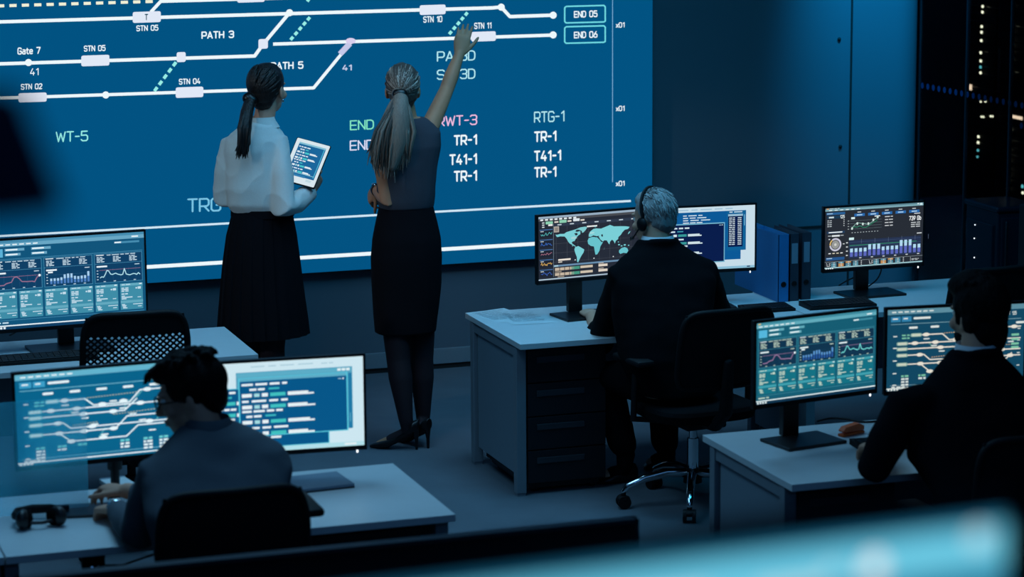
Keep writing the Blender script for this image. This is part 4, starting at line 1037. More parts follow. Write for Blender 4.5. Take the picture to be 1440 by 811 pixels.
# ---- fair-haired woman, arm raised to the LED wall
def woman_right():
    root = Vector((3.50, 11.90, 0)); t = person('woman with long fair ponytail and pencil skirt, right arm raised to the LED wall', root)
    def W(px, py, Y): return aty(px, py, Y)-root
    top = secs_px(root, [(536, 606, 292, 11.9, .092), (534, 607, 282, 11.9, .10), (533, 609, 262, 11.9, .108), (532, 612, 235, 11.9, .112), (532, 617, 205, 11.9, .11), (534, 617, 186, 11.9, .095), (542, 608, 174, 11.9, .078), (556, 594, 165, 11.9, .06)])
    b = MB()
    torso(b, [(W(571, 440, 11.9), .14, .10, 0, 2.3), (W(571, 360, 11.9), .155, .12, 0, 2.3)]+[(c, rx-.008, ry-.008, r, p) for c, rx, ry, r, p in top])
    nk = W(574, 168, 11.9)
    hc = W(566, 127, 11.93)
    b.limb([nk+Vector((0, 0, -.04)), hc+Vector((0, -.015, -.06))], [.052, .05], n=16)
    mx = HM(hc, R_(-12), R_(4)); head_shapes(b, mx, .98, True)
    # raised right arm
    sh = W(604, 180, 11.9); el = W(628, 126, 12.06); wr = W(646, 76, 12.13)
    b.limb([W(588, 186, 11.9), sh, sh.lerp(el, .5), el, el.lerp(wr, .35), wr], [.05, .05, .041, .035, .036, .024], n=16)
    tip = W(654, 38, 12.16); hand_shapes(b, wr, tip-wr, Vector((-.35, -1, 0)), -1, curl=(.10, .10, .14, .18), spread=.07, thumb=(.62, .1), k=.98)
    # left arm, elbow bent, forearm to the front
    sh = W(538, 190, 11.9); el = W(545, 281, 11.84); wr = W(529, 266, 12.03)
    b.limb([W(552, 190, 11.9), sh, sh.lerp(el, .5)+Vector((-.012, 0, 0)), el, el.lerp(wr, .35), wr], [.048, .047, .042, .038, .037, .025], n=16)
    hand_shapes(b, wr, Vector((-.15, .75, -.55)), Vector((-1, 0, .2)), 1, curl=(.5, .55, .6, .6), k=.95)
    # legs
    hL, kL, aL = W(552, 400, 11.88), W(560, 505, 11.87), W(571, 592, 11.83)
    hR, kR, aR = W(592, 400, 11.93), W(593, 505, 11.93), W(595, 588, 11.93)
    hl = atz(586, 632, 0)-root; tl = atz(520, 629, 0)-root; hr = atz(602, 630, 0)-root; trr = atz(556, 618, 0)-root
    for h, k, a_ in ((hL, kL, aL), (hR, kR, aR)): b.limb([h, h.lerp(k, .5), k, k.lerp(a_, .3), k.lerp(a_, .7), a_], [.070, .064, .053, .054, .041, .031], n=18)
    for a_, hh, tt in ((aL, hl, tl), (aR, hr, trr)):
        b.limb([a_, hh.lerp(tt, .2)+Vector((0, 0, .085)), hh.lerp(tt, .55)+Vector((0, 0, .04)), hh.lerp(tt, .8)+Vector((0, 0, .02))], [.031, .030, .026, .018], n=14, flat=1)
    b.fuse('body', M['skin2'], t, .0045, 6); face_parts(mx, t, .98)
    # tights
    for h, k, a_, hh, tt in ((hL, kL, aL, hl, tl), (hR, kR, aR, hr, trr)):
        m = MB(); m.limb([h, h.lerp(k, .5), k, k.lerp(a_, .3), k.lerp(a_, .7), a_], [.074, .068, .057, .058, .044, .034], n=18)
        m.limb([a_, hh.lerp(tt, .2)+Vector((0, 0, .085)), hh.lerp(tt, .55)+Vector((0, 0, .042))], [.034, .032, .028], n=14)
        m.fuse('tights', M['tights'], t, .006, 5)
    # stiletto shoes
    for hh, tt in ((hl, tl), (hr, trr)):
        m = MB(); d = (tt-hh); L = d.length; d.normalize(); s_ = Vector((-d.y, d.x, 0)); rings = []
        for q, w, z0, z1 in ((-.05, .018, .092, .152), (.06, .034, .082, .145), (.2, .034, .064, .11), (.4, .034, .032, .072), (.6, .041, .004, .05), (.78, .036, .001, .036), (.92, .020, .001, .024), (1.0, .007, .002, .014)):
            c = hh+d*(L*q); c.z = (z0+z1)/2; rings.append([c+s_*(w*math.cos(a))+Vector((0, 0, (z1-z0)/2*math.sin(a))) for a in [2*PI*j/18 for j in range(18)]])
        m.loft(rings)
        o = m.fuse('shoe', M['shoe'], t, .0035, 4)
        m = MB(); m.limb([hh+d*(L*.02)+Vector((0, 0, .10)), hh+d*(L*.0)+Vector((0, 0, .05)), hh+Vector((0, 0, .0))], [.018, .009, .0065], n=12, capr=False); m.build('stiletto_heel', M['shoe'], o, True)
    # clothes
    m = MB(); torso(m, [(c, rx+.006, ry+.008, r, p) for c, rx, ry, r, p in top])
    m.limb([W(590, 186, 11.9), W(604, 181, 11.91)], [.052, .050], n=16); m.limb([W(552, 191, 11.9), W(541, 191, 11.9)], [.050, .049], n=16)
    m.fuse('sleeveless_top', M['greytop'], t, .006, 6, wrinkle(.004, (9, 9, 7), 3.1))
    m = MB(); torso(m, secs_px(root, [(529, 611, 466, 11.9, .108, 0, 2.6), (527, 614, 440, 11.9, .112, 0, 2.6), (524, 619, 400, 11.9, .118), (523, 620, 360, 11.9, .125), (525, 618, 335, 11.9, .122), (530, 613, 310, 11.9, .108), (534, 608, 290, 11.9, .098), (535, 606, 284, 11.9, .094)]))
    m.fuse('pencil_skirt', M['skirt'], t, .007, 3, wrinkle(.002, (8, 8, 5), 8.0))
    # watch
    m = MB(); ax = (wr-el).normalized(); m.limb([wr-ax*.022, wr-ax*.004], [.031, .0305], n=24, capr=False); o = m.build('watch_strap', M['shoe'], t, True)
    m = MB(); ww = wr-ax*.013; m.ell(ww+Vector((-.012, -.012, .028)), (.018, .018, .009)); m.build('watch_face', M['chrome'], o, True)
    # hair
    pc = [('e', (0, -.020, .042), (.082, .100, .094)), ('e', (0, -.05, .0), (.072, .068, .075)), ('e', (0, -.012, .075), (.06, .075, .062)), ('e', (0, -.055, -.04), (.056, .040, .05))]
    hair_cap(mx, pc, 'hair', M['hairblond2'], t, .003, .98)
    tie = W(562, 132, 11.80)
    m = MB(); m.limb([tie+Vector((-.012, 0, 0)), tie+Vector((.012, -.004, 0))], [.024, .024], n=16); m.build('hair_tie', M['shoe'], t, True)
    m = MB()
    m.limb([tie+Vector((0, .03, .0)), tie+Vector((.0, -.01, -.02)), W(561, 165, 11.775), W(558, 200, 11.76), W(551, 232, 11.765)], [.030, .036, .058, .055, .028], n=20)
    rnd = random.Random(5)
    for k in range(120):
        u = (k+.5)/120*2-1; e = rnd.uniform(-.9, 1)
        x1 = 560+13*u+rnd.uniform(-3, 3); x2 = 555+26*u+rnd.uniform(-4, 4); x3 = 551+(31 if u < 0 else 24)*u+rnd.uniform(-6, 6)
        yend = 222+26*(1-abs(u+.05))+rnd.uniform(-12, 10); dY = .035*e
        m.limb([tie+Vector((u*.014, .01, .012*e)), W(x1, 152, 11.775-dY*.5), W(x2, 185, 11.755-dY), W((x2+x3)/2-1, 208, 11.755-dY), W(x3, yend, 11.77-dY*.6)], [.009, .009, .008, .006, .001], n=6, mi=rnd.choice((0, 0, 1, 2)))
    combed(m, mx, tie, (0, -.022, .038), (.083, .102, .097), 190, 4, .0042, (0, 1, 1, 1, 0, 2))
    # loose waves at the left
    for k in range(14):
        m.limb([W(548, 160, 11.79), W(536+rnd.uniform(-4, 4), 190, 11.78), W(527+rnd.uniform(-4, 5), 212, 11.78), W(524+rnd.uniform(-2, 6), 228, 11.79), W(530+rnd.uniform(-3, 6), 244+rnd.uniform(-6, 5), 11.80)], [.008, .010, .009, .007, .0015], n=6, mi=rnd.choice((0, 1, 2)))
    m.build('ponytail', [M['hairblond'], M['hairblond2'], M['hairblond3']], t, 'all')
woman_right()

# ---- dark-haired woman with tablet
def woman_left():
    root = Vector((2.83, 12.10, 0)); t = person('woman with dark low ponytail, pale blouse and black pleated skirt, holding a tablet', root)
    def W(px, py, Y): return aty(px, py, Y)-root
    rt = R_(-20)
    top = secs_px(root, [(330, 405, 300, 12.1, .10, rt), (322, 402, 285, 12.1, .125, rt), (319, 399, 262, 12.1, .128, rt), (319, 399, 235, 12.1, .122, rt), (316, 402, 210, 12.1, .12, rt), (318, 402, 195, 12.1, .105, rt), (331, 394, 182, 12.1, .085, rt), (348, 386, 172, 12.1, .065, rt)])
    b = MB(); torso(b, [(W(369, 420, 12.1), .14, .11, rt, 2.3), (W(369, 350, 12.1), .15, .12, rt, 2.3)]+[(c, rx*.9, ry*.82, r, p) for c, rx, ry, r, p in top])
    nk = W(368, 178, 12.1); hc = W(377, 127, 12.13)
    b.limb([nk+Vector((0, 0, -.03)), hc+Vector((-.012, -.015, -.06))], [.052, .049], n=16)
    mx = HM(hc, R_(-42), R_(-3)); head_shapes(b, mx, .98, True)
    shR, elR, wr = W(392, 203, 12.04), W(398, 288, 11.95), W(438, 270, 12.08)
    b.limb([W(380, 205, 12.05), shR, shR.lerp(elR, .5), elR, elR.lerp(wr, .4), wr], [.045, .045, .04, .036, .034, .024], n=16)
    hand_shapes(b, wr, W(449, 250, 12.10)-wr, Vector((.55, -.6, -.3)), 1, curl=(.55, .6, .62, .65), spread=.05, thumb=(.5, -.3), k=.95)
    shL, elL, wl = W(325, 207, 12.16), W(318, 276, 12.18), W(345, 274, 12.38)
    b.limb([W(334, 205, 12.16), shL, shL.lerp(elL, .5), elL, elL.lerp(wl, .4), wl], [.045, .045, .04, .036, .034, .024], n=16)
    hand_shapes(b, wl, Vector((.8, .4, .2)), Vector((.2, .5, .7)), 1, curl=(.4, .45, .5, .5), k=.95)
    fl = []
    for px, Y in ((383, 12.06), (352, 12.16)):
        h, k = W(px-2, 400, Y), W(px, 490, Y); a_ = Vector((k.x, k.y, .09))
        b.limb([h, h.lerp(k, .5), k, k.lerp(a_, .3), k.lerp(a_, .7), a_, a_+Vector((.03, .03, -.05)), a_+Vector((.05, .12, -.065))], [.085, .075, .056, .057, .042, .034, .032, .026], n=18)
        m = MB(); m.limb([h, h.lerp(k, .5), k, k.lerp(a_, .3), k.lerp(a_, .7), a_], [.088, .078, .060, .061, .046, .037], n=18); m.fuse('tights', M['tights'], t, .007, 4)
        m = MB(); shoe_shape(m, Vector((a_.x-.02, a_.y-.06, 0)), Vector((a_.x+.07, a_.y+.17, 0)), .042, .075); m.fuse('shoe', M['shoe'], t, .004, 3)
    b.fuse('body', M['skin'], t, .0045, 6); face_parts(mx, t, .98)
    # blouse
    m = MB(); torso(m, top)
    m.limb([W(382, 203, 12.06), shR, shR.lerp(elR, .5)+Vector((.008, 0, 0)), elR+Vector((0, 0, -.008)), elR.lerp(wr, .45)+Vector((0, 0, -.012)), wr+(elR-wr)*.12], [.058, .060, .062, .064, .058, .042], n=18)
    m.limb([W(333, 205, 12.17), shL, shL.lerp(elL, .5)+Vector((-.008, 0, 0)), elL, elL.lerp(wl, .35)], [.056, .058, .058, .060, .05], n=18)
    m.fuse('blouse', M['blouse'], t, .006, 14, lambda c: .010*noise.noise(Vector((c.x*8+1.7, c.y*6, c.z*2.6)))+.008*(1-abs(noise.noise(Vector((c.x*7-c.z*5+4, c.y*5, c.z*6+c.x*6))))*2)**3*.5)
    m = MB(); q = W(368, 172, 12.1); rr = []
    for z, r, ry in ((-.02, .080, .070), (.008, .062, .058), (.026, .056, .054), (.028, .060, .058), (.008, .067, .064), (-.022, .086, .076)): rr.append(ring(q+Vector((.0, 0, z)), r, ry, rt, 28))
    m.loft(rr, cap=False); m.build('blouse_collar', M['blouse'], t, True)
    m = MB(); q = elL.lerp(wl, .32); d = (wl-elL).normalized(); m.limb([q-d*.02, q+d*.02], [.055, .055], n=18, capr=False); m.build('rolled_cuff', M['blouse'], t, True)
    m = MB(); d = (wr-elR).normalized(); q = wr-d*.03; m.limb([q-d*.03, q+d*.022], [.044, .038], n=18, capr=False); m.build('cuff', M['blouse'], t, True)
    # pleated skirt
    m = MB(); rows = [(307, 433, 470), (308, 431, 450), (310, 427, 420), (314, 421, 370), (319, 416, 330), (326, 411, 302), (328, 409, 296)]
    rings = []
    for i, (a, c_, py) in enumerate(rows):
        A, B_ = W(a, py, 12.1), W(c_, py, 12.1); c = (A+B_)/2; rx = (B_-A).length/2; f = 1-i/(len(rows)-1); n = 240; rg = []
        for j in range(n):
            an = 2*PI*j/n; tooth = (j*22/n) % 1.0; k = 1+(.055*f+.012)*(tooth-.5)
            v = Vector((rx*k*math.cos(an), (rx*.80)*k*math.sin(an), 0)); rg.append(c+v)
        rings.append(rg)
    m.loft(rings); m.build('pleated_skirt', M['skirt'], t, True)
    m = MB(); rr = [ring(W(369, py, 12.1), .152, .122, rt, 28) for py in (303, 292)]; m.loft(rr); m.build('waistband', M['skirt'], t, True)
    # hair
    hair_cap(mx, [('e', (0, -.020, .042), (.083, .101, .093)), ('e', (0, -.052, .0), (.073, .068, .076)), ('e', (0, .0, .08), (.062, .075, .055)), ('e', (-.035, -.04, -.02), (.045, .05, .06)), ('e', (0, -.058, -.045), (.056, .040, .05))], 'hair', M['hairdark'], t, .0025, .98)
    tie = W(352, 140, 12.06); rnd = random.Random(11); m = MB()
    m.limb([W(358, 132, 12.10), tie, W(347, 158, 12.0), W(344, 180, 11.955), W(343, 200, 11.95), W(341, 214, 11.95)], [.036, .026, .030, .032, .026, .010], n=16)
    combed(m, mx, tie, (0, -.022, .038), (.084, .103, .096), 130, 8)
    for k in range(46):
        u = rnd.uniform(-1, 1); e = rnd.uniform(-1, 1)
        m.limb([tie+Vector((u*.012, 0, e*.012)), W(347+5*u, 158, 11.99+.015*e), W(344+8*u, 180, 11.95+.02*e), W(343+7*u+rnd.uniform(-2, 2), 202, 11.945+.02*e), W(340+8*u+rnd.uniform(-3, 3), 219+rnd.uniform(-9, 5), 11.95)], [.009, .010, .009, .007, .0015], n=6)
    m.build('ponytail', M['hairdark'], t, 'all')
    m = MB(); m.limb([tie+Vector((-.01, -.0, .006)), tie+Vector((.008, -.004, -.006))], [.028, .028], n=16); m.build('hair_tie', M['shoe'], t, True)
    m = MB(); m.ell(mx @ Vector((.080, .0, -.046)), (.005, .005, .008)); m.build('earring', M['chrome'], t, True)
woman_left()

# tablet in her right hand
def tablet():
    TLc, TRc, BLc = aty(418, 193, 12.20), aty(466, 206, 12.12), aty(413, 258, 12.04)
    u = (TRc-TLc); v = (BLc-TLc); w = u.length; u.normalize(); v = (v-u*v.dot(u)); h = v.length; v.normalize(); nrm = u.cross(v)   # into the tablet, away from the viewer
    if nrm.y < 0: nrm = -nrm
    c = TLc+u*w/2+v*h/2
    t = thing('tablet', 'white-rimmed tablet with blue code on its screen, held by the dark-haired woman', 'tablet', c)
    Rm = Matrix((u, nrm, -v)).transposed()
    mb = MB(); mb.box((0, 0, 0), (w, .010, h), bev=.004)
    for q in mb.bm.verts: q.co = Rm @ q.co
    mb.build('housing', M['dullblack'], t)
    g = G(lambda x, y: (-w/2+.004+(w-.008)*x/1000, h/2-.004-(h-.008)*y/1300), .00012)
    g.rrect(0, 0, 1000, 1300, 30, (214, 228, 234), 1); g.rect(110, 100, 810, 1000, (10, 96, 150), 2); g.rect(110, 100, 810, 50, (130, 190, 210), 3); g.rect(870, 150, 20, 900, (84, 190, 214), 3); g.rect(110, 1000, 780, 14, (150, 210, 224), 3)
    P = dict(txt=(220, 232, 238), txt2=(160, 214, 220), teal=(70, 196, 200), teal2=(70, 196, 200)); coderows(g, 140, 210, 640, 10, 66, P, 4); g.rect(140, 1050, 500, 60, (40, 120, 170), 3); g.rect(700, 1130, 160, 70, (190, 214, 222), 3)
    for q in g.bm.verts: q.co = Rm @ (q.co+Vector((0, -.0053, 0)))
    g.build('display', M['pixels'], t)
tablet()

# ---- seated men
def seated(label, root, D):
    root = Vector(root); t = person(label, root)
    L = lambda p: Vector(p)-root
    tor = [(L(c), rx, ry, rot, 2.4) for c, rx, ry, rot in D['torso']]
    b = MB(); torso(b, [(c, rx*.9, ry*.88, r, p) for c, rx, ry, r, p in tor])
    hc = L(D['head']); nb = tor[-1][0]
    b.limb([nb+Vector((0, 0, -.05)), nb.lerp(hc, .5)+Vector((0, -.012, -.01)), hc+Vector((0, -.012, -.05))], [.060, .058, .056], n=16)
    mx = HM(hc, *D['hrot']); head_shapes(b, mx, D.get('hk', 1.0))
    for key in ('armL', 'armR'):
        s_, e, w, hd, up = [Vector(q) for q in D[key]]; s_, e, w = L(s_), L(e), L(w); inn = s_.lerp(tor[-3][0], .3)
        b.limb([inn, s_, s_.lerp(e, .5), e, e.lerp(w, .35), w], [.055, .054, .048, .043, .042, .028], n=16)
        hand_shapes(b, w, hd, up, 1 if key == 'armR' else -1, curl=D.get('curl', (.45, .45, .5, .55)), spread=.06, thumb=(.55, .2))
    for h, k, a_, hl, to in D['legs']:
        h, k, a_, hl, to = map(L, (h, k, a_, hl, to))
        b.limb([h, h.lerp(k, .5), k, k.lerp(a_, .3), k.lerp(a_, .7), a_, hl.lerp(to, .35)+Vector((0, 0, .05)), hl.lerp(to, .75)+Vector((0, 0, .035))], [.085, .075, .058, .056, .044, .036, .034, .028], n=16)
    b.fuse('body', M[D['skin']], t, .0055, 5); face_parts(mx, t, D.get('hk', 1.0))
    g_ = D.get('grow', .012); m = MB(); torso(m, [(c, rx+.004, ry+.004, r, p) for c, rx, ry, r, p in tor])
    for key in ('armL', 'armR'):
        s_, e, w = [L(q) for q in D[key][:3]]; inn = s_.lerp(tor[-3][0], .3)
        m.limb([inn, s_, s_.lerp(e, .5), e, e.lerp(w, .4), w.lerp(e, D.get('cuff', .12))], [.066, .069, .064, .060, .055, D.get('cuffr', .042)], n=18)
    if D['upper'][0] == 'suit_jacket': q = nb+Vector((0, 0, -.006)); m.limb([q+Vector((.082*math.cos(R_(a)), .078*math.sin(R_(a)), .012*(-math.sin(R_(a))) )) for a in range(150, 391, 15)], [.010]+[.016]*15+[.010], n=10)
    m.fuse(D['upper'][0], M[D['upper'][1]], t, .008, 14, wrinkle(.008, (7, 7, 7), root.x))
    for h, k, a_, hl, to in D['legs']:
        h, k, a_, hl, to = map(L, (h, k, a_, hl, to))
        m = MB(); m.limb([h, h.lerp(k, .5), k, k.lerp(a_, .3), k.lerp(a_, .7), k.lerp(a_, .86)], [.096, .088, .074, .072, .066, .064], n=18)
        m.limb([tor[0][0]+Vector((0, 0, .02)), h], [.10, .098], n=16)
        m.fuse('trousers', M['suit'], t, .009, 4, wrinkle(.006, (8, 8, 8), root.y))
        m = MB(); m.limb([k.lerp(a_, .72), a_, hl.lerp(to, .35)+Vector((0, 0, .05)), hl.lerp(to, .6)+Vector((0, 0, .04))], [.052, .043, .040, .036], n=14); m.build('sock', M['suit'], t, True)
        m = MB(); shoe_shape(m, hl, to, .048, .09); m.fuse('shoe', M['shoe'], t, .005, 3)
    if D.get('collar'):
        q = nb+Vector((0, 0, .012)); m = MB(); rr = []
        for z, r, ry in ((-.03, .072, .070), (-.005, .070, .068), (.012, .067, .066), (-.005, .075, .073), (-.03, .078, .075)): rr.append(ring(q+Vector((0, .006*z/.03, z)), r, ry, 0, 28))
        m.loft(rr, cap=False); m.build('shirt_collar', M[D['collar']], t, True)
    return t, mx, root

# grey-haired man at the middle desk
A = aty
root = Vector((4.30, 10.50, 0))
D = dict(torso=[((4.30, 10.44, .50), .185, .14, 0), (A(932, 500, 10.45), .20, .135, 0), (A(934, 430, 10.53), .228, .14, 0), (A(933, 390, 10.58), .236, .125, 0), (A(931, 368, 10.61), .205, .10, 0), (A(928, 352, 10.63), .135, .085, 0), (A(925, 338, 10.65), .078, .07, 0)],
         head=A(919, 309, 10.71), hrot=(R_(30), R_(-8), R_(0)), skin='skin', upper=('suit_jacket', 'suit'), collar='collar',
         cuff=.40, cuffr=.034, armL=(A(872, 392, 10.6), A(846, 482, 10.88), A(832, 444, 11.14), (.12, 1, .05), (-.1, -.3, 1)), armR=(A(992, 385, 10.6), A(1014, 455, 10.84), A(985, 440, 11.12), (-.1, 1, -.1), (.1, 0, 1)),
         legs=[((4.20, 10.50, .53), (4.13, 10.92, .51), A(880, 640, 10.86), atz(896, 676, 0), atz(839, 680, 0)), ((4.40, 10.50, .53), (4.42, 10.98, .51), A(937, 638, 11.0), atz(950, 660, 0), atz(905, 660, 0))])
mc, mx, rt_ = seated('grey-haired man in black suit with headset, seated with his back to the camera', root, D)
hair_cap(mx, [('e', (0, -.022, .045), (.081, .098, .092)), ('e', (0, -.056, .0), (.070, .056, .066)), ('e', (0, .012, .088), (.056, .07, .044))], 'hair', M['hairgrey'], mc, .004)
m = MB(); rnd = random.Random(21)
for k in range(420):
    d = Vector((rnd.gauss(0, 1), rnd.gauss(0, 1), rnd.gauss(0, 1))).normalized()
    if (d.y > .2 and d.z < .7) or d.z < -.5: continue
    q = Vector((.0815*d.x, -.022+.099*d.y, .045+.0925*d.z)); f = Vector((d.x*.2, -.55-.2*d.y, -.9*(1-abs(d.z))-.1)); f = (f-d*f.dot(d)).normalized()+Vector((rnd.uniform(-.25, .25), rnd.uniform(-.25, .25), rnd.uniform(-.2, .2)))
    m.limb([mx @ q, mx @ (q+f*.013+d*.0022), mx @ (q+f*.028+d*.0005)], [.0026, .0026, .0006], n=5)
m.build('hair_strands', M['hairgrey'], mc, 'all')
hs = MB(); hs.limb([(.088*math.sin(a), -.01+.012*math.cos(a), .035+.108*math.cos(a)) for a in [R_(q) for q in range(-105, 106, 10)]], .0065, n=10, flat=1.6)
for v in hs.bm.verts: v.co = mx @ v.co
hso = hs.build('headset', M['dullblack'], mc, True)
for sx in (-1, 1):
    e = MB(); e.ell((sx*.090, -.004, -.010), (.015, .027, .031))
    for v in e.bm.verts: v.co = mx @ v.co
    e.build('ear_cup', M['dullblack'], hso, True)
e = MB(); e.limb([(-.098, .01, -.03), (-.092, .05, -.065), (-.066, .09, -.078), (-.04, .104, -.074)], .0035, n=8); e.ell((-.034, .106, -.073), (.012, .009, .008))
for v in e.bm.verts: v.co = mx @ v.co
e.build('microphone', M['dullblack'], hso, True)

# young man at front left
root = Vector((1.64, 7.80, 0))
D = dict(torso=[((1.66, 7.66, .50), .185, .14, 0), ((1.65, 7.72, .70), .185, .135, 0), (A(303, 710, 7.82), .225, .145, 0), (A(305, 662, 7.90), .240, .13, 0), (A(306, 634, 7.93), .212, .105, 0), (A(300, 612, 7.95), .135, .085, 0), (A(293, 596, 7.97), .074, .07, 0)],
         head=A(268, 558, 8.03), hrot=(R_(68), R_(-14), R_(0)), skin='skin', upper=('shirt', 'shirtblue'), collar='shirtblue', hk=1.03,
         armL=(A(218, 668, 7.92), atz(196, 748, .775), atz(163, 716, .765), (-.28, .9, -.18), (0, .1, 1)), armR=(A(384, 655, 7.93), (1.80, 8.20, .775), atz(178, 690, .80), (-.6, .75, .0), (0, .1, 1)),
         legs=[((1.55, 7.76, .53), (1.52, 8.22, .51), (1.52, 8.2, .1), (1.52, 8.13, 0), (1.50, 8.40, 0)), ((1.76, 7.76, .53), (1.78, 8.24, .51), (1.78, 8.2, .1), (1.78, 8.13, 0), (1.80, 8.40, 0))])
ml, mx, rt_ = seated('young dark-haired man with glasses and slate blue shirt, seated at front left', root, D)
pc = [('e', (0, -.026, .042), (.086, .104, .094)), ('e', (0, -.062, .0), (.074, .056, .072)), ('e', (0, .012, .092), (.070, .082, .050)), ('e', (0, .058, .090), (.060, .042, .032))]
rnd = random.Random(3)
for k in range(60):
    a = rnd.uniform(-3.1, 3.1); r = rnd.uniform(.2, 1)
    p0 = Vector((.072*r*math.sin(a), -.02+.088*r*math.cos(a), .118+.03*(1-r))); d = Vector((.6*math.sin(a)+rnd.uniform(-.3, .3), .6*math.cos(a)+rnd.uniform(-.3, .3), .12))
    pc.append(('l', [p0, p0+d*.026, p0+d*.046+Vector((0, 0, -.014))], [.012, .009, .003]))
for k in range(9): pc.append(('l', [(.045-.011*k, .075, .112), (.05-.013*k, .104, .100), (.05-.014*k, .118+rnd.uniform(-.006, .006), .080+rnd.uniform(-.006, .008))], [.013, .010, .003]))
for sx in (-1, 1): pc.append(('l', [(sx*.076, .0, .045), (sx*.077, .004, .004)], [.014, .008]))
hair_cap(mx, pc, 'hair', M['hairblack'], ml, .003, 1.03)
gl = MB()
for sx in (-1, 1):
    c = Vector((sx*.033, .099, .010)); gl.limb([c+Vector((.026*math.cos(a), -.004*abs(math.cos(a))*sx*0, .020*math.sin(a))) for a in [2*PI*j/20 for j in range(21)]], .0026, n=8, capr=False)
    gl.limb([(sx*.060, .098, .014), (sx*.078, .06, .012), (sx*.082, .0, .008), (sx*.080, -.02, -.012)], .0025, n=8)
gl.limb([(-.008, .100, .014), (0, .104, .016), (.008, .100, .014)], .0022, n=8)
for v in gl.bm.verts: v.co = mx @ (v.co*1.03)
gl.build('glasses', M['glassframe'], ml, True)
wv = Vector(D['armL'][2])-root; ev = Vector(D['armL'][1])-root; d = (wv-ev).normalized()
m = MB(); m.limb([wv-d*.012, wv+d*.008], [.033, .032], n=22, capr=False); o = m.build('watch_strap', M['chrome'], ml, True)
m = MB(); m.ell(wv+Vector((0, -.006, .032)), (.018, .018, .007)); m.build('watch_face', M['chrome'], o, True)

# dark-haired man at front right
root = Vector((4.32, 7.80, 0))
D = dict(torso=[((4.33, 7.66, .50), .185, .14, 0), ((4.33, 7.72, .70), .19, .135, 0), (A(1368, 640, 7.84), .225, .145, 0), (A(1369, 580, 7.91), .235, .13, 0), (A(1370, 545, 7.94), .205, .105, 0), (A(1371, 515, 7.96), .135, .085, 0), (A(1372, 492, 7.98), .078, .07, 0)],
         head=A(1375, 446, 8.04), hrot=(R_(14), R_(-4), R_(0)), skin='skin', upper=('suit_jacket', 'suit2'), collar='collar', hk=1.03,
         armL=(A(1268, 575, 7.92), atz(1226, 660, .79), atz(1243, 628, .775), (-.35, .95, -.15), (0, .1, 1)), armR=(A(1474, 575, 7.92), atz(1500, 660, .79), atz(1432, 622, .78), (-.35, .95, -.1), (0, .1, 1)),
         legs=[((4.22, 7.76, .53), (4.20, 8.22, .51), (4.20, 8.2, .1), (4.20, 8.13, 0), (4.18, 8.40, 0)), ((4.43, 7.76, .53), (4.46, 8.24, .51), (4.46, 8.2, .1), (4.46, 8.13, 0), (4.48, 8.40, 0))])
mr, mx, rt_ = seated('bearded dark-haired man in dark suit, seated at front right', root, D)
pc = [('e', (0, -.022, .052), (.092, .106, .098)), ('e', (0, -.058, -.038), (.072, .050, .092)), ('e', (-.058, -.03, .0), (.030, .05, .055)), ('e', (.058, -.03, .0), (.030, .05, .055)), ('e', (0, .02, .108), (.080, .088, .056)), ('e', (0, .065, .108), (.066, .045, .040))]
for sx in (-1, 1): pc.append(('l', [(sx*.075, .014, .04), (sx*.075, .016, -.01)], [.014, .009]))
rnd = random.Random(9)
for k in range(24):
    a = rnd.uniform(-3, 3); r = rnd.uniform(.2, 1); p0 = Vector((.075*r*math.sin(a), -.0+.085*r*math.cos(a), .115+.03*(1-r))); d = Vector((.3*math.sin(a), .5*math.cos(a), .4))
    pc.append(('l', [p0, p0+d*.024, p0+d*.045+Vector((0, 0, -.012))], [.018, .013, .004]))
hair_cap(mx, pc, 'hair', M['hairblack'], mr, .003, 1.03)
m = MB(); m.ell((0, .034, -.066), (.060, .058, .048), n=28, m=16); m.limb([(-.024, .090, -.047), (0, .097, -.046), (.024, .090, -.047)], [.005, .006, .005], n=8)
for v in m.bm.verts: v.co = mx @ (v.co*1.03)
m.fuse('beard', M['hairblack'], mr, .004, 3, wrinkle(.002, (60, 60, 60)))

# chairs
chair('black office chair with chrome base under the grey-haired man', 4.36, 10.42, R_(6), top=.93, base_rot=R_(167), meshy=False)
chair('black office chair holding the young man at front left', aty(334, 690, 7.40).x, 7.74, R_(0), top=aty(334, 689, 7.43).z, chrome=False, base_rot=.3, bw=.47, tiltb=-.06, arm_hs=(.18, aty(450, 704, 7.78).z-.47-.0))
chair('black office chair holding the man at front right, its back near the right edge', 4.36, 7.70, R_(0), top=.985, chrome=False, base_rot=.5, bw=.50, tiltb=-.06)
chair('empty black mesh office chair pushed up to the far left desk', 1.905, 10.62, R_(-4), top=aty(180, 437, 10.33).z, chrome=False, base_rot=.2, bw=.44, meshy=True, seat_z=.48)
chair('empty black office chair at the back right desk, behind the bearded man\'s head', aty(1334, 400, 10.5).x+.22, 10.82, R_(4), top=aty(1360, 379, 10.5).z, chrome=False, base_rot=.9, bw=.48)

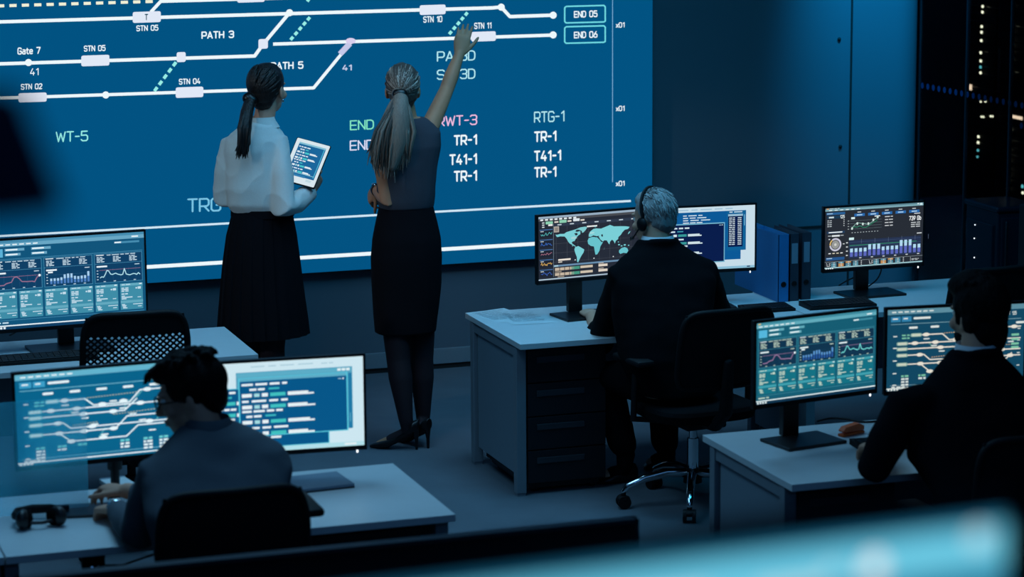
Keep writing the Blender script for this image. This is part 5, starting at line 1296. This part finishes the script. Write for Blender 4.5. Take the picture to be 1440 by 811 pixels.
# ------------------------------------------------------------------ things on the desks
def kbd(name, label, px, py, yaw, w=.43, d=.14, group='flat black keyboards on the desks'):
    c = atz(px, py, T)
    t = thing('keyboard', label, 'keyboard', (c.x, c.y, T), yaw, group)
    mb = MB(); mb.prism([(-d/2, 0), (d/2, 0), (d/2, .022), (-d/2, .012)], 'x', -w/2, w/2); mb.build('case', M['dullblack'], t)
    mb = MB(); cols = 15; rows_ = 5
    for r in range(rows_):
        for q in range(cols):
            if r == 0 and 4 <= q <= 9:
                if q != 4: continue
                x0, x1 = -w/2+.012+4*(w-.024)/cols, -w/2+.012+10*(w-.024)/cols
            else: x0 = -w/2+.012+q*(w-.024)/cols; x1 = x0+(w-.024)/cols
            y0 = -d/2+.012+r*(d-.024)/rows_; y1 = y0+(d-.024)/rows_; z = .012+.010*((y0+y1)/2+d/2)/d
            mb.box2((x0+.0015, y0+.0015, z), (x1-.0015, y1-.0015, z+.005))
    mb.build('keys', M['keys'], t); return t
kbd('keyboard', 'black keyboard in front of the large monitor on the far left desk', 62, 506, R_(0), .45, .14)
kbd('keyboard', 'black keyboard below the 739 Gb dashboard monitor, beside the binders', 1178, 430, R_(-2), .34, .14)
kbd('keyboard', 'black keyboard at the right end of the middle desk, near the binders', 1078, 436, R_(0), .24, .13)
def sheet(name, label, px, py, yaw, rows=10, w=.21, h=.297, z=T, blank=False):
    c = atz(px, py, z); t = thing('paper_sheet', label, 'paper', (c.x, c.y, z), yaw, 'sheets of paper on the middle desk')
    mb = MB(); n = 8; vs = []; fs = []
    for s_ in (0, 1):
        for i in range(n+1):
            for j in range(n+1):
                u, v = j/n, i/n; vs.append((-w/2+w*u, -h/2+h*v, .0006+.0022*math.sin(3*u+2*v)**2*(u*v)+.0005*s_))
    o = (n+1)*(n+1)
    for i in range(n):
        for j in range(n):
            a = i*(n+1)+j; fs.append((a, a+1, a+n+2, a+n+1)); fs.append((o+a+n+1, o+a+n+2, o+a+1, o+a))
    mb.add(vs, fs); mb.build('page', M['paper'], t, 'all')
    mb = MB(); r = random.Random(px)
    for k in range(rows):
        y = h/2-.03-k*.022; x = -w/2+.02
        for q in range(4):
            l = r.uniform(.02, .05)
            if x+l > w/2-.02: break
            mb.box2((x, y-.004, .0034), (x+l, y, .0036)); x += l+.006
    mb.build('print', M['print'], t); return t
sheet('p', 'sheet of white paper on the middle desk, the one nearer its left edge', 704, 444, R_(12))
sheet('p', 'sheet of white paper on the middle desk, the one nearer the monitor', 740, 447, R_(-4), z=T+.0002)
# binders on the back right desk
def binder(label, x, y, w, yaw, m, lab=True, h=.325, d=.285):
    t = thing('lever_arch_binder', label, 'binder', (x, y, T), yaw, 'upright binders on the back right desk')
    b = .003
    mb = MB(); mb.box2((-w/2, 0, 0), (w/2, b, h)); mb.box2((-w/2, 0, 0), (-w/2+b, d, h)); mb.box2((w/2-b, 0, 0), (w/2, d, h)); mb.build('cover', m, t)
    mb = MB(); mb.box2((-w/2+.008, .03, .008), (w/2-.010, d-.012, h-.018)); mb.build('pages', M['pages'], t)
    if lab: MB().box2((-w/2+.010, -.0008, h*.56), (w/2-.008, .0005, h*.86)).build('spine_label', M['binderlabel'], t)
    mb = MB(); rg = [Vector((.011*math.cos(a), -.001, h*.26+.011*math.sin(a))) for a in [2*PI*j/20 for j in range(20)]]; mb.limb(rg+[rg[0]], .003, n=8, capr=False); mb.ell((0, -.0003, h*.26), (.010, .0012, .010)); mb.build('finger_ring', M['dullblack'], t, True)
    return t
bl = atz(1094, 425, T); br = atz(1138, 420, T)
binder('blue lever arch binder with bare spine, leftmost of the three in front', bl.x+.028, bl.y, .056, 0, M['binderblue'], False)
binder('dark lever arch binder with pale spine label, middle of the three in front', bl.x+.086, bl.y+.005, .05, 0, M['binderdark'])
binder('dark lever arch binder with pale spine label, rightmost next to the dashboard monitor', br.x-.022, br.y-.01, .048, R_(-1.5), M['binderdark'])
q = atz(1081, 412, T); binder('blue binder set further back, left of the row of three binders', q.x-.030, q.y+.045, .05, R_(0), M['binderblue'], False, d=.24)
# headphones on the front left desk
hp = atz(57, 741, T); t = thing('headphones', 'black over-ear headphones lying on the front left desk', 'headphones', (hp.x, hp.y, T), R_(4))
m = MB(); m.limb([(-.085, .0, .045), (-.10, .05, .05), (-.075, .12, .045), (0, .15, .042), (.075, .12, .045), (.10, .05, .05), (.085, 0, .045)], [.010, .012, .013, .014, .013, .012, .010], n=12, flat=1.5); m.build('headband', M['dullblack'], t, True)
for sx in (-1, 1):
    m = MB(); m.ell((sx*.075, -.01, .044), (.030, .042, .044), rot=Matrix.Rotation(sx*.5, 3, 'Z')); c_ = m.build('ear_cup', M['blackplastic'], t, True)
    m = MB(); m.ell((sx*.052, -.005, .042), (.018, .037, .039), rot=Matrix.Rotation(sx*.5, 3, 'Z')); m.build('ear_pad', M['fabricblack'], c_, True)
m = MB(); m.limb([(-.055, -.02, .03), (0, -.032, .028), (.055, -.02, .03)], .008, n=10); m.build('folding_hinge', M['blackplastic'], t, True)
t.scale = (.78, .78, .78)
# laptop / tablet pad next to his hands
c = atz(124, 719, T); t = thing('tablet_pad', 'thin dark tablet lying on the front left desk beside the young man\'s hand', 'tablet', (c.x, c.y, T), R_(-8))
mb = MB(); mb.box((0, 0, .005), (.16, .16, .009), bev=.003); mb.build('housing', M['blackplastic'], t); mb = MB(); mb.box((0, 0, .0098), (.148, .148, .0008)); mb.build('glass_front', M['rack'], t)
c = atz(166, 683, T); t = thing('notepad', 'small white notepad on the front left desk behind the young man\'s hand', 'notepad', (c.x, c.y, T), R_(10))
mb = MB(); mb.box((0, 0, .008), (.09, .13, .016), bev=.002); mb.build('pages', M['paper'], t); mb = MB(); mb.box((0, .06, .0168), (.09, .012, .0015)); mb.build('binding', M['binderlabel'], t)
c = atz(448, 681, T); t = thing('notebook', 'closed grey notebook at the right of the young man at front left', 'notebook', (c.x, c.y, T), R_(4))
mb = MB(); mb.box((0, 0, .010), (.20, .19, .012), bev=.002); mb.build('cover', M['binderlabel'], t); mb = MB(); mb.box((.002, -.002, .003), (.196, .186, .006)); mb.build('pages', M['blackplastic'], t)
# orange pen pot top / stapler on front right desk
c = atz(1197, 611, T); t = thing('stapler', 'orange stapler on the front right desk beside the monitor foot', 'stapler', (c.x, c.y, T), R_(20))
mb = MB(); mb.box((0, 0, .006), (.115, .032, .012), bev=.004); mb.build('base', M['orange'], t)
mb = MB(); mb.prism([(-.055, .024), (-.05, .018), (.055, .014), (.055, .03), (.03, .042), (-.04, .036)], 'y', -.014, .014); mb.build('arm', M['orange'], t)
mb = MB(); mb.box((.045, 0, .016), (.02, .02, .012), bev=.003); mb.build('hinge', M['chrome'], t)
c = atz(1222, 621, T); kb_ = kbd('keyboard', 'black keyboard under the left hand of the man at front right', 1268, 626, R_(-6), .36, .13)
# mouse
def mouse(label, px, py, yaw):
    c = atz(px, py, T); t = thing('computer_mouse', label, 'mouse', (c.x, c.y, T), yaw, 'black computer mice')
    m = MB(); m.loft([ring((0, 0, z), .031*k, .055*k, 0, 24, 2.4) for z, k in ((.0, .95), (.012, 1.0), (.024, .86), (.031, .58), (.034, .2))]); m.build('shell', M['blackplastic'], t, True)
    m = MB(); m.limb([(-.003, .03, .0285), (.003, .03, .0285)], .006, n=12); m.build('scroll_wheel', M['keys'], t, True)
mouse('black mouse under the hand of the grey-haired man', 836, 446, R_(-16))
# cables
def cable(label, pts, r=.004):
    o0 = Vector(pts[0]); t = MB(); P = [Vector(p)-o0 for p in pts]; Q = []
    for i in range(len(P)-1):
        p0 = P[max(0, i-1)]; p1 = P[i]; p2 = P[i+1]; p3 = P[min(len(P)-1, i+2)]
        for k in range(6):
            s_ = k/6; Q.append(.5*((2*p1)+(p2-p0)*s_+(2*p0-5*p1+4*p2-p3)*s_*s_+(3*p1-p0-3*p2+p3)*s_**3))
    Q.append(P[-1]); t.limb(Q, r, n=8); o = t.build('cable', M['dullblack'], None, True); o.location = o0
    tag(o, label, 'cable', 'black cables'); return o
z = T+.005
cable('black cable trailing over the back of the front right desk between its two monitors', [atz(1150, 592, z), atz(1168, 588, z), atz(1190, 589, z), atz(1212, 593, z), atz(1236, 592, z)])
cable('black cable behind the stand of the 739 Gb dashboard monitor, left of the column', [atz(1180, 401, z)+Vector((0, 0, 0)), A(1192, 394, 11.47), A(1204, 388, 11.42), A(1216, 376, 11.40)], .0035)
cable('black cable behind the stand of the 739 Gb dashboard monitor, right of the column', [A(1222, 402, 11.48), A(1232, 394, 11.47), A(1238, 384, 11.42), A(1240, 374, 11.36)], .0035)
cable('black cable coiled on the back right desk at the right edge of the photo', [atz(1416, 400, z), atz(1426, 395, z), atz(1438, 396, z), atz(1440, 404, z), atz(1426, 407, z), atz(1418, 402, z)], .006)
cable('black cable behind the large monitor on the far left desk', [A(22, 452, 11.40), A(28, 460, 11.42), A(20, 468, 11.44), atz(14, 471, z)], .0045)
# added pane whose teal diffuse colour stands in for a glass reflection
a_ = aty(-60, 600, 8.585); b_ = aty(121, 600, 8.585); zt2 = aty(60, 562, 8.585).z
t = thing('reflection_pane', 'added hazy teal pane standing in for a glass reflection, before the front left monitor', 'reflection pane', ((a_.x+b_.x)/2, 8.585, T))
mb = MB(); mb.box2((a_.x-(a_.x+b_.x)/2, -.003, .004), (b_.x-(a_.x+b_.x)/2, .003, zt2-T)); mb.build('pane', M['reflection_haze'], t)
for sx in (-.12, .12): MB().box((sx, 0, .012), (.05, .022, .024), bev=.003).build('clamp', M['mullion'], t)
# device hanging under the front left desk
hang = atz(130, 786, 0); p = A(131, 788, 8.30)
t = thing('power_socket_box', 'small black box hanging under the front left desk on a cable', 'socket box', (p.x, p.y, p.z))
mb = MB(); mb.box((0, 0, 0), (.075, .05, .075), bev=.014); mb.box((0, 0, .05), (.03, .03, .05)); mb.build('housing', M['dullblack'], t)
mb = MB(); mb.limb([(-.012, -.028, -.012), (.0, -.03, -.02), (.012, -.028, -.012)], .005, n=8); mb.build('clip', M['chrome'], t, True)
mb = MB(); mb.limb([(.035, 0, -.02), (.10, .02, -.03), (.22, .05, -.01), (.34, .08, .06), (.40, .08, .10)], .004, n=8); mb.build('cord', M['dullblack'], t, True)
# equipment cabinet by the glass wall
X0 = 6.85; ya = atx(1402, 292, X0).y; yb_ = atx(1355, 278, X0).y; h = atx(1402, 292, X0).z; w = yb_-ya
t = thing('equipment_cabinet', 'dark glossy equipment cabinet with tiny lights on its side, before the glass wall', 'cabinet', (X0, (ya+yb_)/2, 0))
mb = MB(); mb.box2((.012, -w/2+.012, .03), (.27, w/2-.012, h-.03), bev=.008); mb.box2((0, -w/2, h-.03), (.28, w/2, h), bev=.010); mb.box2((.03, -w/2+.03, 0), (.25, w/2-.03, .03)); mb.build('body', M['rackgloss'], t)
MB().box2((.03, -w/2-.002, .06), (.25, -w/2+.014, h-.06), bev=.004).build('door', M['rackgloss'], t)
MB().box2((.0, -w/2+.05, .08), (.014, w/2-.04, h-.10), bev=.004).build('side_panel', M['rackgloss'], t)
mb = MB(); mb.limb([(.05, -w/2-.016, h*.35), (.05, -w/2-.016, h-.08)], .006, n=10); mb.build('handle', M['mullion'], t, True)
for px, py in ((1371, 316), (1370, 335), (1370, 362)):
    q = atx(px, py, X0-.002)-Vector(t.location); MB().ell((-.002, q.y, q.z), (.002, .004, .004), n=10, m=6).build('status_light', M['ledwhite'], t, True)
# dark speaker box on the back right desk, at the right edge
c = atz(1490, 402, T); t = thing('desk_speaker', 'black box on the back right desk at the right edge of the photo', 'speaker', (c.x, c.y, T), 0)
mb = MB(); mb.box2((-.16, 0, 0), (.16, .14, .40), bev=.012); mb.build('housing', M['dullblack'], t); mb = MB(); mb.box2((-.145, -.006, .02), (.145, .003, .38), bev=.004); mb.build('grille', M['fabricblack'], t)

# ------------------------------------------------------------------ light
def area(name, loc, tgt, size, energy, col, sy=None, spread=None):
    l = bpy.data.lights.new(name, 'AREA'); l.energy = energy; l.color = col; l.size = size
    if sy: l.shape = 'RECTANGLE'; l.size_y = sy
    if spread: l.spread = spread
    o = bpy.data.objects.new(name, l); C.objects.link(o); o.location = loc
    o.rotation_euler = (Vector(tgt)-Vector(loc)).to_track_quat('-Z', 'Y').to_euler(); return o
def spot(name, loc, tgt, energy, col, ang, blend=.5, rad=.1):
    l = bpy.data.lights.new(name, 'SPOT'); l.energy = energy; l.color = col; l.spot_size = R_(ang); l.spot_blend = blend; l.shadow_soft_size = rad
    o = bpy.data.objects.new(name, l); C.objects.link(o); o.location = loc
    o.rotation_euler = (Vector(tgt)-Vector(loc)).to_track_quat('-Z', 'Y').to_euler(); return o
TEAL = (.25, .64, 1.0)
area('ceiling_light_left', (1.6, 9.6, 4.3), (1.6, 9.6, 0), 1.6, 45, TEAL, 2.6, R_(130))
area('ceiling_light_right', (4.1, 10.9, 4.3), (4.1, 11.0, 0), 1.4, 24, TEAL, 1.6, R_(105))
area('ceiling_light_back', (5.2, 9.6, 4.3), (5.2, 13.58, .8), 2.6, 47, (.03, .53, 1.0), 1.2, R_(120))
area('overhead_fill', (2.5, 7.0, 4.35), (2.5, 10.0, 0), 6.0, 27, (.14, .46, 1.0), 4.0)  # unseen blue fill added to raise the ambient level of the room
area('camera_side_fill', (1.5, .6, 4.2), (3.2, 10.5, .6), 3.0, 26, (.12, .40, 1.0), 1.0)  # added dim fill from the camera side, lifts the blacks towards navy
area('server_room_fill', (9.0, 17.6, 4.2), (9.2, 18.5, 1.0), 1.2, 5, (.10, .35, 1.0), .6)  # unseen lamp added to lighten the far wall behind the glass
spot('wall_washer', (6.66, 12.7, 4.3), (6.90, 13.58, 2.1), 1250, (.005, .46, 1.0), 36, 1.0, .10)
spot('stage_spot', (-3.3, 9.4, 3.7), (2.78, 12.05, 1.35), 330, (.72, .90, .98), 15, .5, .10)
spot('warm_spot', (2.1, 9.6, 4.3), (3.45, 11.9, 1.35), 44, (1.0, .60, .42), 22, .7, .12)
w = bpy.data.worlds.new('night'); S.world = w; w.use_nodes = True
bgn = w.node_tree.nodes['Background']; bgn.inputs[0].default_value = lin((2, 5, 12)); bgn.inputs[1].default_value = 1.0

# ------------------------------------------------------------------ camera
cd = bpy.data.cameras.new('camera'); co = bpy.data.objects.new('camera', cd); C.objects.link(co)
cd.sensor_width = 36.0; cd.lens = FPX/1440*36.0; cd.clip_start = .05; cd.clip_end = 300
m3 = Matrix((RT, UP, -FW)).transposed()
co.matrix_world = Matrix.Translation(CAM) @ m3.to_4x4()
cd.dof.use_dof = True; cd.dof.focus_distance = 12.3; cd.dof.aperture_fstop = 3.4
S.camera = co
S.view_settings.view_transform = 'Standard'; S.view_settings.look = 'None'; S.view_settings.exposure = 0.0; S.view_settings.gamma = 1.0
S.view_settings.use_curve_mapping = False
try:
    S.cycles.use_denoising = True
    S.cycles.max_bounces = 6
except Exception: pass
